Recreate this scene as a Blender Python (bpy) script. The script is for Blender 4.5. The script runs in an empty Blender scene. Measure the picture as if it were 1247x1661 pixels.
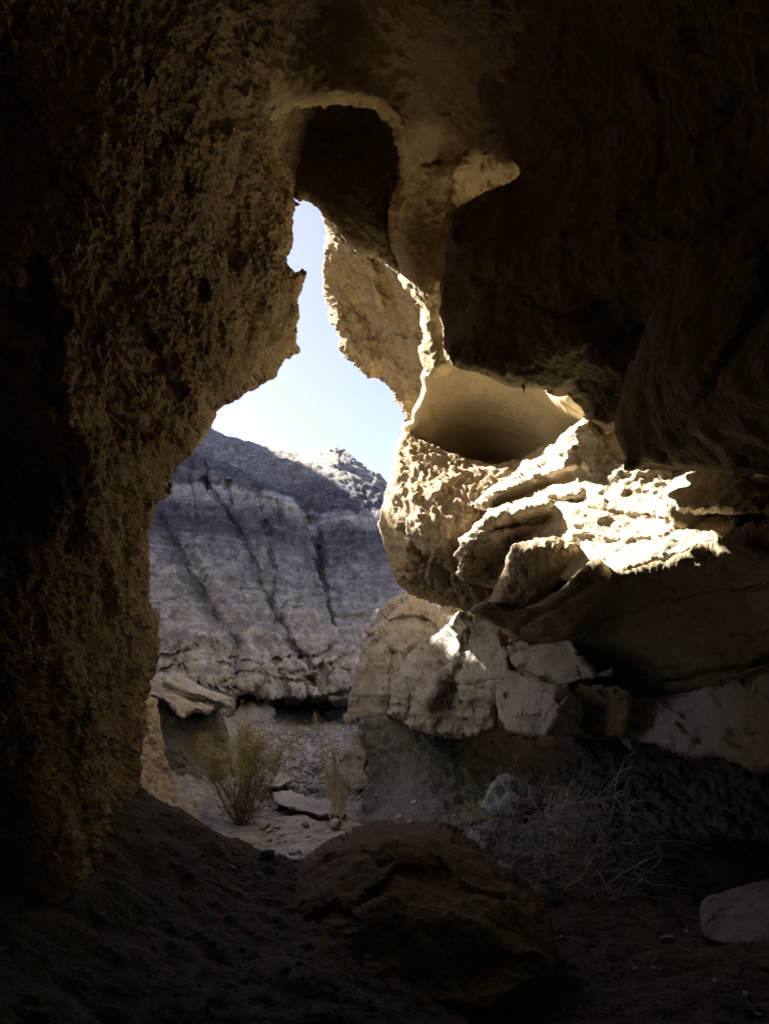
import bpy, bmesh, math, random
import numpy as np
from mathutils import Vector, Matrix, geometry

random.seed(7)
RS = np.random.RandomState(11)
scene = bpy.context.scene
COL = scene.collection

# ------------------------------------------------------------------ camera
FPX, CX, HOR, ZC = 1303.0, 623.5, 1107.0, 1.30      # focal length and horizon in photo pixels, eye height
cam_d = bpy.data.cameras.new('camera')
cam = bpy.data.objects.new('camera', cam_d)
COL.objects.link(cam)
cam.location = (0, 0, ZC)
cam.rotation_euler = (math.radians(90), 0, 0)
cam_d.sensor_fit = 'VERTICAL'
cam_d.sensor_height = 36.0
cam_d.lens = 36.0 * FPX / 1661.0
cam_d.shift_y = (HOR - 830.5) / 1661.0
cam_d.clip_start = 0.05
cam_d.clip_end = 3000
scene.camera = cam

# ------------------------------------------------------------------ light
SUN_AZ, SUN_EL = 49.0, 39.0      # degrees left of the view direction, above the horizon
world = bpy.data.worlds.new('World')
scene.world = world
world.use_nodes = True
wn = world.node_tree.nodes; wl = world.node_tree.links
wn.clear()
w_out = wn.new('ShaderNodeOutputWorld'); w_bg = wn.new('ShaderNodeBackground'); w_sky = wn.new('ShaderNodeTexSky')
w_sky.sky_type = 'NISHITA'
w_sky.sun_disc = False
w_sky.sun_elevation = math.radians(SUN_EL)
w_sky.sun_rotation = math.radians(-SUN_AZ)
w_sky.altitude = 1500
w_sky.air_density = 1.0
w_sky.dust_density = 3.0
w_sky.ozone_density = 3.0
w_bg.inputs['Strength'].default_value = 0.05
w_tint = wn.new('ShaderNodeVectorMath'); w_tint.operation = 'MULTIPLY'; w_tint.inputs[1].default_value = (1.12, .88, .89)   # hazier, less green air
wl.new(w_sky.outputs[0], w_tint.inputs[0]); wl.new(w_tint.outputs[0], w_bg.inputs[0]); wl.new(w_bg.outputs[0], w_out.inputs[0])
sun_d = bpy.data.lights.new('sun', 'SUN')
sun_d.energy = 5.0
sun_d.angle = math.radians(0.53)
sun_d.color = (1.0, 0.95, 0.86)
sun = bpy.data.objects.new('sun', sun_d)
COL.objects.link(sun)
a, e = math.radians(SUN_AZ), math.radians(SUN_EL)
SUN_DIR = Vector((-math.sin(a) * math.cos(e), math.cos(a) * math.cos(e), math.sin(e)))
sun.rotation_euler = SUN_DIR.to_track_quat('Z', 'Y').to_euler()
sun.location = SUN_DIR * 40

scene.view_settings.view_transform = 'Standard'
scene.view_settings.look = 'None'
scene.view_settings.gamma = 1.0
scene.view_settings.use_curve_mapping = False
scene.view_settings.exposure = 2.65
scene.render.engine = 'CYCLES'
scene.cycles.use_denoising = True
scene.cycles.max_bounces = 10
scene.cycles.diffuse_bounces = 5
scene.cycles.sample_clamp_indirect = 6.0

# ------------------------------------------------------------------ noise
PERM = RS.permutation(256); PERM = np.concatenate([PERM, PERM, PERM]).astype(np.int32)
GR = RS.normal(size=(256, 3)).astype(np.float32); GR /= np.linalg.norm(GR, axis=1)[:, None]
RV = RS.rand(256, 3).astype(np.float32)

def pn(p):
    """gradient noise, about -1..1"""
    p = np.asarray(p, np.float32)
    i = np.floor(p).astype(np.int32); f = p - i
    u = f * f * f * (f * (f * 6 - 15) + 10)
    i &= 255
    out = np.zeros(len(p), np.float32)
    for cx in (0, 1):
        hx = PERM[i[:, 0] + cx]
        wx = u[:, 0] if cx else 1 - u[:, 0]
        for cy in (0, 1):
            hy = PERM[hx + i[:, 1] + cy]
            wy = wx * (u[:, 1] if cy else 1 - u[:, 1])
            for cz in (0, 1):
                g = GR[PERM[(hy + i[:, 2] + cz)] & 255]
                w = wy * (u[:, 2] if cz else 1 - u[:, 2])
                out += w * ((f[:, 0] - cx) * g[:, 0] + (f[:, 1] - cy) * g[:, 1] + (f[:, 2] - cz) * g[:, 2])
    return out * 1.6

def fbm(p, o=4, gain=0.5, ridge=False):
    s = 0; amp = 1.0; q = np.array(p, np.float32); tot = 0
    for k in range(o):
        n = pn(q + 17.3 * k)
        if ridge: n = np.abs(n) * 2 - 0.6
        s = s + amp * n; tot += amp; amp *= gain; q = q * 2.03
    return s / tot

def worley(p, cell=False):
    p = np.asarray(p, np.float32)
    idv = np.zeros(len(p), np.float32)
    i = np.floor(p).astype(np.int32)
    best = np.full(len(p), 9.0, np.float32)
    for dx in (-1, 0, 1):
        for dy in (-1, 0, 1):
            for dz in (-1, 0, 1):
                c = i + np.array([dx, dy, dz], np.int32)
                m = c & 255
                h = PERM[PERM[PERM[m[:, 0]] + m[:, 1]] + m[:, 2]] & 255
                d = c + RV[h] - p
                d2 = (d * d).sum(1); nb_ = d2 < best
                best = np.where(nb_, d2, best)
                if cell: idv = np.where(nb_, RV[h, 2], idv)
    return idv if cell else np.sqrt(best)

# ------------------------------------------------------------------ materials
def lin(c): return tuple(c) + (1.0,)

def rock_mat(name, c1, c2, c3=None, scale=1.0, bump=0.6, fine=60.0, mid=14.0, rough=0.95, streak=0.0, spots=0.0, crack=0.0):
    """weathered stone: two or three colours mixed by noise, grain and pits as bump"""
    m = bpy.data.materials.new(name); m.use_nodes = True
    nt = m.node_tree; N = nt.nodes; L = nt.links
    b = N['Principled BSDF']; b.inputs['Roughness'].default_value = rough
    b.inputs['Specular IOR Level'].default_value = 0.15
    geo = N.new('ShaderNodeNewGeometry')
    mp = N.new('ShaderNodeMapping'); L.new(geo.outputs['Position'], mp.inputs[0])
    mp.inputs['Scale'].default_value = (1, 1, 1.0 if streak == 0 else 1.0 / (1 + streak))
    n1 = N.new('ShaderNodeTexNoise'); n1.inputs['Scale'].default_value = 1.7 * scale; n1.inputs['Detail'].default_value = 5; n1.inputs['Roughness'].default_value = 0.62
    L.new(mp.outputs[0], n1.inputs['Vector'])
    r1 = N.new('ShaderNodeValToRGB'); L.new(n1.outputs['Fac'], r1.inputs[0])
    r1.color_ramp.elements[0].position = 0.36; r1.color_ramp.elements[0].color = lin(c1)
    r1.color_ramp.elements[1].position = 0.64; r1.color_ramp.elements[1].color = lin(c2)
    col = r1.outputs[0]
    n2 = N.new('ShaderNodeTexNoise'); n2.inputs['Scale'].default_value = 11 * scale; n2.inputs['Detail'].default_value = 4; n2.inputs['Roughness'].default_value = 0.7
    L.new(mp.outputs[0], n2.inputs['Vector'])
    if c3 is not None:
        mr = N.new('ShaderNodeMapRange'); mr.inputs[1].default_value = 0.52; mr.inputs[2].default_value = 0.72
        L.new(n2.outputs['Fac'], mr.inputs[0])
        mx = N.new('ShaderNodeMix'); mx.data_type = 'RGBA'; L.new(mr.outputs[0], mx.inputs[0]); L.new(col, mx.inputs[6]); mx.inputs[7].default_value = lin(c3)
        col = mx.outputs[2]
    if spots > 0:
        vs = N.new('ShaderNodeTexNoise'); vs.inputs['Scale'].default_value = 75; vs.inputs['Detail'].default_value = 2; L.new(geo.outputs['Position'], vs.inputs['Vector'])
        mr = N.new('ShaderNodeMapRange'); mr.inputs[1].default_value = 0.60; mr.inputs[2].default_value = 0.70; mr.inputs[4].default_value = spots
        L.new(vs.outputs['Fac'], mr.inputs[0])
        mx = N.new('ShaderNodeMix'); mx.data_type = 'RGBA'; L.new(mr.outputs[0], mx.inputs[0]); L.new(col, mx.inputs[6]); mx.inputs[7].default_value = lin([x * 0.45 for x in c1])
        col = mx.outputs[2]
    # grain: small brightness variation
    n4 = N.new('ShaderNodeTexNoise'); n4.inputs['Scale'].default_value = 140; n4.inputs['Detail'].default_value = 3; L.new(geo.outputs['Position'], n4.inputs['Vector'])
    mg = N.new('ShaderNodeMapRange'); mg.inputs[1].default_value = 0.3; mg.inputs[2].default_value = 0.7; mg.inputs[3].default_value = 0.82; mg.inputs[4].default_value = 1.12
    L.new(n4.outputs['Fac'], mg.inputs[0])
    ml = N.new('ShaderNodeVectorMath'); ml.operation = 'SCALE'; L.new(col, ml.inputs[0]); L.new(mg.outputs[0], ml.inputs['Scale'])
    L.new(ml.outputs[0], b.inputs['Base Color'])
    # relief
    nf = N.new('ShaderNodeTexNoise'); nf.inputs['Scale'].default_value = fine; nf.inputs['Detail'].default_value = 4; nf.inputs['Roughness'].default_value = 0.65; L.new(mp.outputs[0], nf.inputs['Vector'])
    b1 = N.new('ShaderNodeBump'); b1.inputs['Strength'].default_value = bump; b1.inputs['Distance'].default_value = 0.02
    L.new(nf.outputs['Fac'], b1.inputs['Height'])
    nm = N.new('ShaderNodeTexNoise'); nm.inputs['Scale'].default_value = mid; nm.inputs['Detail'].default_value = 2; L.new(mp.outputs[0], nm.inputs['Vector'])
    b2 = N.new('ShaderNodeBump'); b2.inputs['Strength'].default_value = bump * 0.5; b2.inputs['Distance'].default_value = 0.05
    L.new(nm.outputs['Fac'], b2.inputs['Height']); L.new(b1.outputs[0], b2.inputs['Normal'])
    last = b2.outputs[0]
    if crack > 0:
        v = N.new('ShaderNodeTexVoronoi'); v.feature = 'DISTANCE_TO_EDGE'; v.inputs['Scale'].default_value = 7
        wv = N.new('ShaderNodeVectorMath'); wv.operation = 'MULTIPLY_ADD'; L.new(n2.outputs['Color'], wv.inputs[0]); wv.inputs[1].default_value = (.35, .35, .35); L.new(mp.outputs[0], wv.inputs[2])
        L.new(wv.outputs[0], v.inputs['Vector'])
        mr = N.new('ShaderNodeMapRange'); mr.inputs[1].default_value = 0.0; mr.inputs[2].default_value = 0.05; L.new(v.outputs['Distance'], mr.inputs[0])
        b3 = N.new('ShaderNodeBump'); b3.inputs['Strength'].default_value = crack; b3.inputs['Distance'].default_value = 0.02
        L.new(mr.outputs[0], b3.inputs['Height']); L.new(last, b3.inputs['Normal']); last = b3.outputs[0]
    L.new(last, b.inputs['Normal'])
    return m

def plain_mat(name, c1, c2, scale=30.0, rough=0.9, trans=0.0):
    m = bpy.data.materials.new(name); m.use_nodes = True
    N = m.node_tree.nodes; L = m.node_tree.links; b = N['Principled BSDF']
    b.inputs['Roughness'].default_value = rough; b.inputs['Specular IOR Level'].default_value = 0.2
    g = N.new('ShaderNodeNewGeometry'); n = N.new('ShaderNodeTexNoise'); n.inputs['Scale'].default_value = scale
    L.new(g.outputs['Position'], n.inputs['Vector'])
    r = N.new('ShaderNodeValToRGB'); r.color_ramp.elements[0].position = .35; r.color_ramp.elements[1].position = .65
    r.color_ramp.elements[0].color = lin(c1); r.color_ramp.elements[1].color = lin(c2)
    L.new(n.outputs['Fac'], r.inputs[0]); L.new(r.outputs[0], b.inputs['Base Color'])
    return m

M = {}
M['wall']   = rock_mat('tan_mudstone', (.34, .255, .145), (.45, .35, .21), (.275, .20, .11), bump=.9, fine=48, mid=16)
M['gold']   = rock_mat('golden_sandstone', (.57, .475, .29), (.64, .54, .345), (.51, .415, .245), bump=.25, fine=70, mid=9, streak=1.0)
M['ledge']  = rock_mat('pale_sandstone', (.52, .43, .30), (.62, .53, .39), (.44, .33, .20), bump=.8, fine=45, mid=15, spots=.3)
M['bulge']  = rock_mat('crusted_sandstone', (.38, .29, .175), (.47, .37, .235), (.31, .225, .125), bump=.9, fine=42, mid=15, streak=.8)
M['vault']  = rock_mat('golden_brown_sandstone', (.50, .395, .225), (.60, .485, .29), (.43, .33, .18), bump=.6, fine=45, mid=12)
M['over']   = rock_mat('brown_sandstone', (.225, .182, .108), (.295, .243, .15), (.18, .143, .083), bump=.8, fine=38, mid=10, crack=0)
M['grey']   = rock_mat('grey_siltstone', (.36, .32, .265), (.46, .415, .35), (.29, .25, .205), bump=.8, fine=45, mid=14, streak=1.5)
M['block']  = rock_mat('buff_sandstone_block', (.40, .365, .30), (.48, .44, .37), (.33, .29, .23), bump=.5, fine=60, mid=12)
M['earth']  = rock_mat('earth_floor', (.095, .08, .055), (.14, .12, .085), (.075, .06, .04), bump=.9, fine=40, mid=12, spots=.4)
M['mound']  = rock_mat('dark_brown_mudstone', (.125, .099, .056), (.175, .14, .083), (.095, .074, .042), bump=.9, fine=40, mid=12)
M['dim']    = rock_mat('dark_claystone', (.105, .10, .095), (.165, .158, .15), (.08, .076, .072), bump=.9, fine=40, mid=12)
M['bank']   = rock_mat('tan_gravel_bank', (.33, .27, .20), (.42, .35, .27), (.25, .20, .145), bump=1.0, fine=34, mid=14, spots=.7)
M['stone']  = rock_mat('grey_stone', (.215, .215, .22), (.31, .31, .31), (.165, .165, .17), bump=.7, fine=40, mid=12)

# ------------------------------------------------------------------ mesh helpers
def tag(o, label=None, cat=None, group=None, kind=None):
    if label: o['label'] = label
    if cat: o['category'] = cat
    if group: o['group'] = group
    if kind: o['kind'] = kind
    return o

def link_mesh(name, verts, faces, mat, parent=None, smooth=True, origin=True):
    v = np.asarray(verts, np.float64)
    loc = (0, 0, 0)
    if origin and parent is None:
        lo, hi = v.min(0), v.max(0)
        loc = ((lo[0] + hi[0]) / 2, (lo[1] + hi[1]) / 2, lo[2])
        v = v - np.array(loc)
    me = bpy.data.meshes.new(name)
    if isinstance(faces, np.ndarray) and faces.ndim == 2:
        k = faces.shape[1]; nf = len(faces)
        me.vertices.add(len(v)); me.vertices.foreach_set('co', v.astype(np.float32).ravel())
        me.loops.add(nf * k); me.loops.foreach_set('vertex_index', faces.astype(np.int32).ravel())
        me.polygons.add(nf); me.polygons.foreach_set('loop_start', np.arange(0, nf * k, k, dtype=np.int32))
        me.update(calc_edges=True); me.validate()
    else:
        me.from_pydata([tuple(p) for p in v], [], [tuple(f) for f in faces])
    if smooth:
        me.polygons.foreach_set('use_smooth', np.ones(len(me.polygons), bool))
    me.materials.append(mat)
    o = bpy.data.objects.new(name, me)
    o.location = loc
    COL.objects.link(o)
    if parent is not None: o.parent = parent
    return o

def normals(v, f):
    n = np.cross(v[f[:, 1]] - v[f[:, 0]], v[f[:, 2]] - v[f[:, 0]])
    out = np.zeros_like(v)
    for k in range(3):
        for c in range(3):
            out[:, c] += np.bincount(f[:, k], n[:, c], minlength=len(v))
    return out / (np.linalg.norm(out, axis=1)[:, None] + 1e-12)

def displaced(v, f, spec, seed=0.0, mask=None):
    """spec: list of (kind, scale or (sx,sy,sz), amount in metres); applied coarse to fine"""
    el = np.zeros(len(v))
    for a_, b_ in ((0, 1), (1, 2), (2, 0)):
        d_ = np.linalg.norm(v[f[:, a_]] - v[f[:, b_]], axis=1)
        np.maximum.at(el, f[:, a_], d_); np.maximum.at(el, f[:, b_], d_)
    for kind, sc, am in spec:
        n = normals(v, f)
        s = np.array(sc if isinstance(sc, tuple) else (sc, sc, sc), np.float32)
        mask = np.clip(.75 / (s.max() * el + 1e-6), 0, 1) ** 1.5      # no relief finer than the mesh can carry
        p = v * s + seed
        oc = int(np.clip(math.log2(max(.6 / (s.max() * np.median(el) + 1e-6), 1e-3)) + 1.3, 1, 4))
        if kind == 'n': h = pn(p)
        elif kind == 'f': h = fbm(p, oc)
        elif kind == 'r': h = fbm(p, min(oc, 3), .5, True)
        elif kind == 'R':        # ridged crust that comes and goes in patches
            h = fbm(p, min(oc, 3), .5, True) * np.clip(.55 + 1.3 * pn(v * 1.1 + seed * 1.7), .08, 1.35)
        elif kind == 'block':    # broken angular blocks
            h = worley(p + .35 * np.stack([pn(p * 1.3), pn(p * 1.3 + 9), pn(p * 1.3 + 19)], 1), True) - .5
        elif kind == 'lump': h = 0.5 - worley(p)
        elif kind == 'pit': h = -np.clip(pn(p) - .35, 0, 1) * 2
        elif kind == 'strata':
            q = p.copy(); q[:, 0] *= .08; q[:, 1] *= .08
            h = fbm(q, 3)
        elif kind == 'step':
            q = p.copy(); q[:, 0] *= .06; q[:, 1] *= .06
            h = np.tanh(3 * pn(q)) 
        a_ = am if mask is None else am * mask
        v = v + n * (h * a_)[:, None]
    return v

def world_pt(px, py, Y):
    px, py, Y = np.asarray(px, float), np.asarray(py, float), np.asarray(Y, float)
    return np.stack([(px - CX) / FPX * Y, Y, ZC + (HOR - py) / FPX * Y], -1)

def poly_sdf(P, poly):
    """signed distance, positive inside"""
    a_ = np.asarray(poly, float); b_ = np.roll(a_, -1, 0)
    d2 = np.full(len(P), 1e18); ins = np.zeros(len(P), bool)
    for (ax, ay), (bx, by) in zip(a_, b_):
        ex, ey = bx - ax, by - ay
        wx, wy = P[:, 0] - ax, P[:, 1] - ay
        t = np.clip((wx * ex + wy * ey) / (ex * ex + ey * ey + 1e-9), 0, 1)
        d2 = np.minimum(d2, (wx - t * ex) ** 2 + (wy - t * ey) ** 2)
        c = (ay > P[:, 1]) != (by > P[:, 1])
        if abs(ey) > 1e-9:
            ins ^= c & (P[:, 0] < ax + (P[:, 1] - ay) / ey * ex)
    d = np.sqrt(d2)
    return np.where(ins, d, -d)

def line_dist(P, line):
    a_ = np.asarray(line, float); d2 = np.full(len(P), 1e18)
    for (ax, ay), (bx, by) in zip(a_[:-1], a_[1:]):
        ex, ey = bx - ax, by - ay
        wx, wy = P[:, 0] - ax, P[:, 1] - ay
        t = np.clip((wx * ex + wy * ey) / (ex * ex + ey * ey + 1e-9), 0, 1)
        d2 = np.minimum(d2, (wx - t * ex) ** 2 + (wy - t * ey) ** 2)
    return np.sqrt(d2)

def tps(ctrl, P):
    c = np.asarray(ctrl, float)
    S = 300.0
    X = c[:, :2] / S; y = 1.0 / c[:, 2]
    def U(r2): return np.where(r2 > 0, .5 * r2 * np.log(r2 + 1e-12), 0)
    n = len(X)
    K = U(((X[:, None] - X[None]) ** 2).sum(-1)) + 1e-3 * np.eye(n)
    A = np.zeros((n + 3, n + 3)); A[:n, :n] = K; A[:n, n] = 1; A[:n, n + 1:] = X; A[n, :n] = 1; A[n + 1:, :n] = X.T
    s = np.linalg.solve(A, np.concatenate([y, [0, 0, 0]]))
    out = np.empty(len(P))
    for k in range(0, len(P), 50000):
        Q = P[k:k + 50000] / S
        out[k:k + 50000] = U(((Q[:, None] - X[None]) ** 2).sum(-1)) @ s[:n] + s[n] + Q @ s[n + 1:]
    return 1.0 / np.clip(out, 1 / 90, 1 / .7)

def axis_nodes(lo, hi, flo, fhi, step, coarse=45.0):
    """grid lines: fine inside the view, coarser beyond"""
    out = []
    x = lo
    while x < hi:
        out.append(x)
        if x < flo - step: x = min(x + coarse, flo)
        elif x < fhi: x += step
        else: x += coarse
    out.append(hi)
    return np.array(out)

def relief(name, outline, ctrl, mat, thick=.6, rnd=(14, .15), step=3.0, spec=(), creases=(), jag=0.0, seed=0.0, inset=10.0, jagscale=18.0, extra=None, stain=None):
    """A solid rock whose contour and distances are measured from the photograph: a dense front with its own depths,
    rounded over at the rim and closed behind."""
    o = np.asarray(outline, float)
    lo, hi = o.min(0) - 6, o.max(0) + 6
    sx_, sy_ = step if isinstance(step, tuple) else (step, step)
    xs = axis_nodes(lo[0], hi[0], max(lo[0], -30), min(hi[0], 1280), sx_)
    ys = axis_nodes(lo[1], hi[1], max(lo[1], -30), min(hi[1], 1690), sy_)
    nx, ny = len(xs), len(ys)
    G = np.stack(np.meshgrid(xs, ys), -1).reshape(-1, 2)
    d = poly_sdf(G, o)
    if jag > 0:
        d = d + jag * fbm(np.c_[G / jagscale, np.full(len(G), seed + .5)], 3)
    idx = np.arange(nx * ny).reshape(ny, nx)
    q = np.stack([idx[:-1, :-1], idx[1:, :-1], idx[1:, 1:], idx[:-1, 1:]], -1).reshape(-1, 4)
    T = np.concatenate([q[:, [0, 1, 2]], q[:, [0, 2, 3]]])
    ins = d > 0
    cnt = ins[T].sum(1)
    full = T[cnt == 3]
    newp, edges = [], {}
    def cut(i, j):
        k = (i, j) if i < j else (j, i)
        if k not in edges:
            edges[k] = len(G) + len(newp)
            t = d[k[0]] / (d[k[0]] - d[k[1]])
            newp.append(G[k[0]] + (G[k[1]] - G[k[0]]) * t)
        return edges[k]
    extra_t = []
    for tri in T[(cnt == 1) | (cnt == 2)]:
        r = list(tri); s = [bool(ins[i]) for i in r]
        while not (s[0] and (not s[2])): r = r[1:] + r[:1]; s = s[1:] + s[:1]
        if s[1]:
            p, q_ = cut(r[1], r[2]), cut(r[0], r[2])
            extra_t += [(r[0], r[1], p), (r[0], p, q_)]
        else:
            p, q_ = cut(r[0], r[1]), cut(r[0], r[2])
            extra_t.append((r[0], p, q_))
    F = np.concatenate([full, np.array(extra_t, int).reshape(-1, 3)])
    P = np.concatenate([G, np.array(newp).reshape(-1, 2)])
    D = np.concatenate([d, np.zeros(len(newp))])
    used, inv = np.unique(F, return_inverse=True)
    F = inv.reshape(-1, 3); P = P[used]; D = np.clip(D[used], 0, None)
    Y = tps(ctrl, P)
    for line, w, am in creases:
        Y = Y + am * np.exp(-(line_dist(P, line) / w) ** 2)
    if extra is not None: Y = Y + extra(P, Y)
    rw, R = rnd
    tt = 1 - np.clip(D / rw, 0, 1)
    Y = Y + R * (1 - np.sqrt(np.clip(1 - tt * tt, 0, 1)))
    V = world_pt(P[:, 0], P[:, 1], Y)
    F = F[:, ::-1] if np.dot(np.cross(V[F[0, 1]] - V[F[0, 0]], V[F[0, 2]] - V[F[0, 0]]), V[F[0, 0]] - np.array([0, 0, ZC])) > 0 else F
    # boundary loops
    E = np.concatenate([F[:, [0, 1]], F[:, [1, 2]], F[:, [2, 0]]])
    key = E.min(1) * (len(P) + 1) + E.max(1)
    uk, ui, uc = np.unique(key, return_index=True, return_counts=True)
    B = E[ui[uc == 1]]
    nxt = {}
    for i, j in B: nxt.setdefault(int(i), []).append(int(j))
    loops = []
    while nxt:
        st = next(iter(nxt)); lp = [st]; cur = st
        while True:
            if cur not in nxt: break
            n_ = nxt[cur].pop()
            if not nxt[cur]: del nxt[cur]
            if n_ == st: break
            lp.append(n_); cur = n_
        if len(lp) > 2: loops.append(lp)
    Vs = [V]; Fs = [F]; base = len(V)
    gx = 1e-3
    for lp in loops:
        if len(lp) < 8: continue
        lp = np.array(lp)
        c2 = P[lp]
        s1 = (poly_sdf(c2 + [2, 0], o) - poly_sdf(c2 - [2, 0], o)); s2 = (poly_sdf(c2 + [0, 2], o) - poly_sdf(c2 - [0, 2], o))
        g = np.stack([s1, s2], 1); g /= np.linalg.norm(g, axis=1)[:, None] + 1e-6
        prev = lp; n = len(lp)
        for fr, ins_ in ((.12, 0.0), (.35, .2), (.7, .55), (1.0, 1.0)):
            c = c2 + g * inset * ins_
            rv = world_pt(c[:, 0], c[:, 1], Y[lp] + thick * fr)
            cur = np.arange(base, base + n); base += n
            Vs.append(rv)
            nb = np.roll(np.arange(n), -1)
            Fs.append(np.stack([prev[nb], prev, cur], 1)); Fs.append(np.stack([prev[nb], cur, cur[nb]], 1))
            prev = cur
        tri = geometry.tessellate_polygon([[Vector((x, y, 0)) for x, y in c]])
        if len(tri): Fs.append(prev[np.array(tri)][:, ::-1])
    V = np.concatenate(Vs); F = np.concatenate(Fs)
    nfront = len(P)
    V = displaced(V, F, spec, seed)
    ob = link_mesh(name, V, F, mat)
    if stain is not None and len(ob.data.vertices) == len(V):
        st = np.zeros(len(V), np.float32)
        wob = 9 * np.stack([fbm(np.c_[P / 38., np.full(nfront, 1.5)], 3), fbm(np.c_[P / 38., np.full(nfront, 8.5)], 3)], 1)
        for line, w, val in stain:
            st[:nfront] += val * np.exp(-(line_dist(P + wob, line) / w) ** 2)
        at = ob.data.attributes.new('stain', 'FLOAT', 'POINT'); at.data.foreach_set('value', np.clip(st, -1, 1))
    return ob

# ------------------------------------------------------------------ ground: one sheet from the cave to the horizon
def smooth(a_, b_, x):
    t = np.clip((x - a_) / (b_ - a_), 0, 1); return t * t * (3 - 2 * t)
def ground_z(x, y):
    x = np.asarray(x, float); y = np.asarray(y, float)
    lip = .40 * (1 - smooth(3.6, 5.2, y)) 
    right = smooth(-.5, .5, x) * (1 - smooth(4.4, 5.2, y))
    z = .08 + lip * (1 - .55 * right) - .03 * right
    z = z + .40 * smooth(7, 13, y) + .5 * smooth(12, 18, y)
    z = z + .55 * smooth(.9, 2.2, np.abs(x + .35) * (y > 4.6)) * smooth(4.6, 6.5, y) * .7 * (1 - .85 * smooth(.2, 1.0, x) * (1 - smooth(8, 10, y)))
    z = z + .35 * smooth(-.35, -1.3, x) * (1 - smooth(3.6, 4.6, y))
    z = z + .12 * smooth(1.0, 2.4, x) * smooth(3.6, 5.0, y) * (1 - smooth(6, 8, y))
    return z
gx_ = np.concatenate([-np.geomspace(300, 3.2, 22), np.arange(-3, 3.6, .02), np.geomspace(3.8, 300, 22)])
gy_ = np.concatenate([-np.geomspace(200, 4, 14), np.arange(-3.5, 1.6, .1), np.arange(1.6, 6, .018), np.arange(6, 16, .05), np.geomspace(16.5, 700, 30)])
GX, GY = np.meshgrid(gx_, gy_)
p2 = np.stack([GX.ravel(), GY.ravel(), np.zeros(GX.size)], 1)
gz = ground_z(p2[:, 0], p2[:, 1])
near = (np.abs(p2[:, 0]) < 4) & (p2[:, 1] > -4) & (p2[:, 1] < 17)
gz += near * (.07 * fbm(p2 * 1.6, 4) + .035 * fbm(p2 * 5 + 3, 3, .5, True) + .014 * fbm(p2 * 17, 2, .5, True) + .006 * pn(p2 * 40))
gz += (~near) * .6 * pn(p2 * .05)
gv = np.stack([p2[:, 0], p2[:, 1], gz], 1)
gi = np.arange(GX.size).reshape(GX.shape)
gf = np.stack([gi[:-1, :-1], gi[:-1, 1:], gi[1:, 1:], gi[1:, :-1]], -1).reshape(-1, 4)
def ground_mat():
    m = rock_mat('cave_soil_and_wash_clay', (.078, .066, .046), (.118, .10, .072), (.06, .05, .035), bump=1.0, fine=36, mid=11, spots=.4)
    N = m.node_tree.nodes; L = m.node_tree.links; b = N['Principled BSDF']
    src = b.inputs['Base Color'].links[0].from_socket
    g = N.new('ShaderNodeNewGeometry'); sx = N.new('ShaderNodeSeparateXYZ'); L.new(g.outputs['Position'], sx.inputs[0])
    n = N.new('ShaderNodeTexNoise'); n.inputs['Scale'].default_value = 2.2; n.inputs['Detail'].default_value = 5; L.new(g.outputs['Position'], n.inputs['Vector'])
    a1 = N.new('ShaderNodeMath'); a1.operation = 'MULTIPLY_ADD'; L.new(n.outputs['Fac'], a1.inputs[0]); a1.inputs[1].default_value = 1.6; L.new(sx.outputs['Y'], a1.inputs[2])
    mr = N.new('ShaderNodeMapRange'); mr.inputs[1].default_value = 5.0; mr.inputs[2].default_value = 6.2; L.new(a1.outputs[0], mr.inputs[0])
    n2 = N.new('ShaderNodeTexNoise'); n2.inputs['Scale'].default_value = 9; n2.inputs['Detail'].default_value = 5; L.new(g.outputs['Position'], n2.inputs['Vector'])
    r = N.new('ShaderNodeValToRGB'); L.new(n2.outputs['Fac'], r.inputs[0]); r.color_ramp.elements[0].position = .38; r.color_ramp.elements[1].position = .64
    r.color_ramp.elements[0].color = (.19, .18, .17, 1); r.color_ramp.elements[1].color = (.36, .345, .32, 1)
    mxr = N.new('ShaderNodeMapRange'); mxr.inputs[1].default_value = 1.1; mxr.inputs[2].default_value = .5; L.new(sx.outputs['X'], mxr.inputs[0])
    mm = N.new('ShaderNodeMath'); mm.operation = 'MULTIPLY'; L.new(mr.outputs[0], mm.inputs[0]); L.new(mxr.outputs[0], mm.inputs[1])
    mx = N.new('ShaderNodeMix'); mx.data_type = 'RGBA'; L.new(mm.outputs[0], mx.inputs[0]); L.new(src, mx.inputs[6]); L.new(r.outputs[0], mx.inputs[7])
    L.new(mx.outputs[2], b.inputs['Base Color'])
    return m
M['ground'] = ground_mat()
tag(link_mesh('ground', gv, gf, M['ground'], origin=False), kind='structure')

def gz_at(x, y): return float(ground_z(x, y))

# ------------------------------------------------------------------ the cave
ROUGH = [('f', 1.1, .10), ('r', 3.5, .035), ('r', 11, .018), ('r', 27, .010), ('n', 60, .004)]
SOFT = [('f', 1.2, .08), ('block', (2.2, 2.2, 3), .015), ('f', 5, .02), ('f', 13, .008), ('pit', 14, .012), ('f', 34, .003)]

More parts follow.
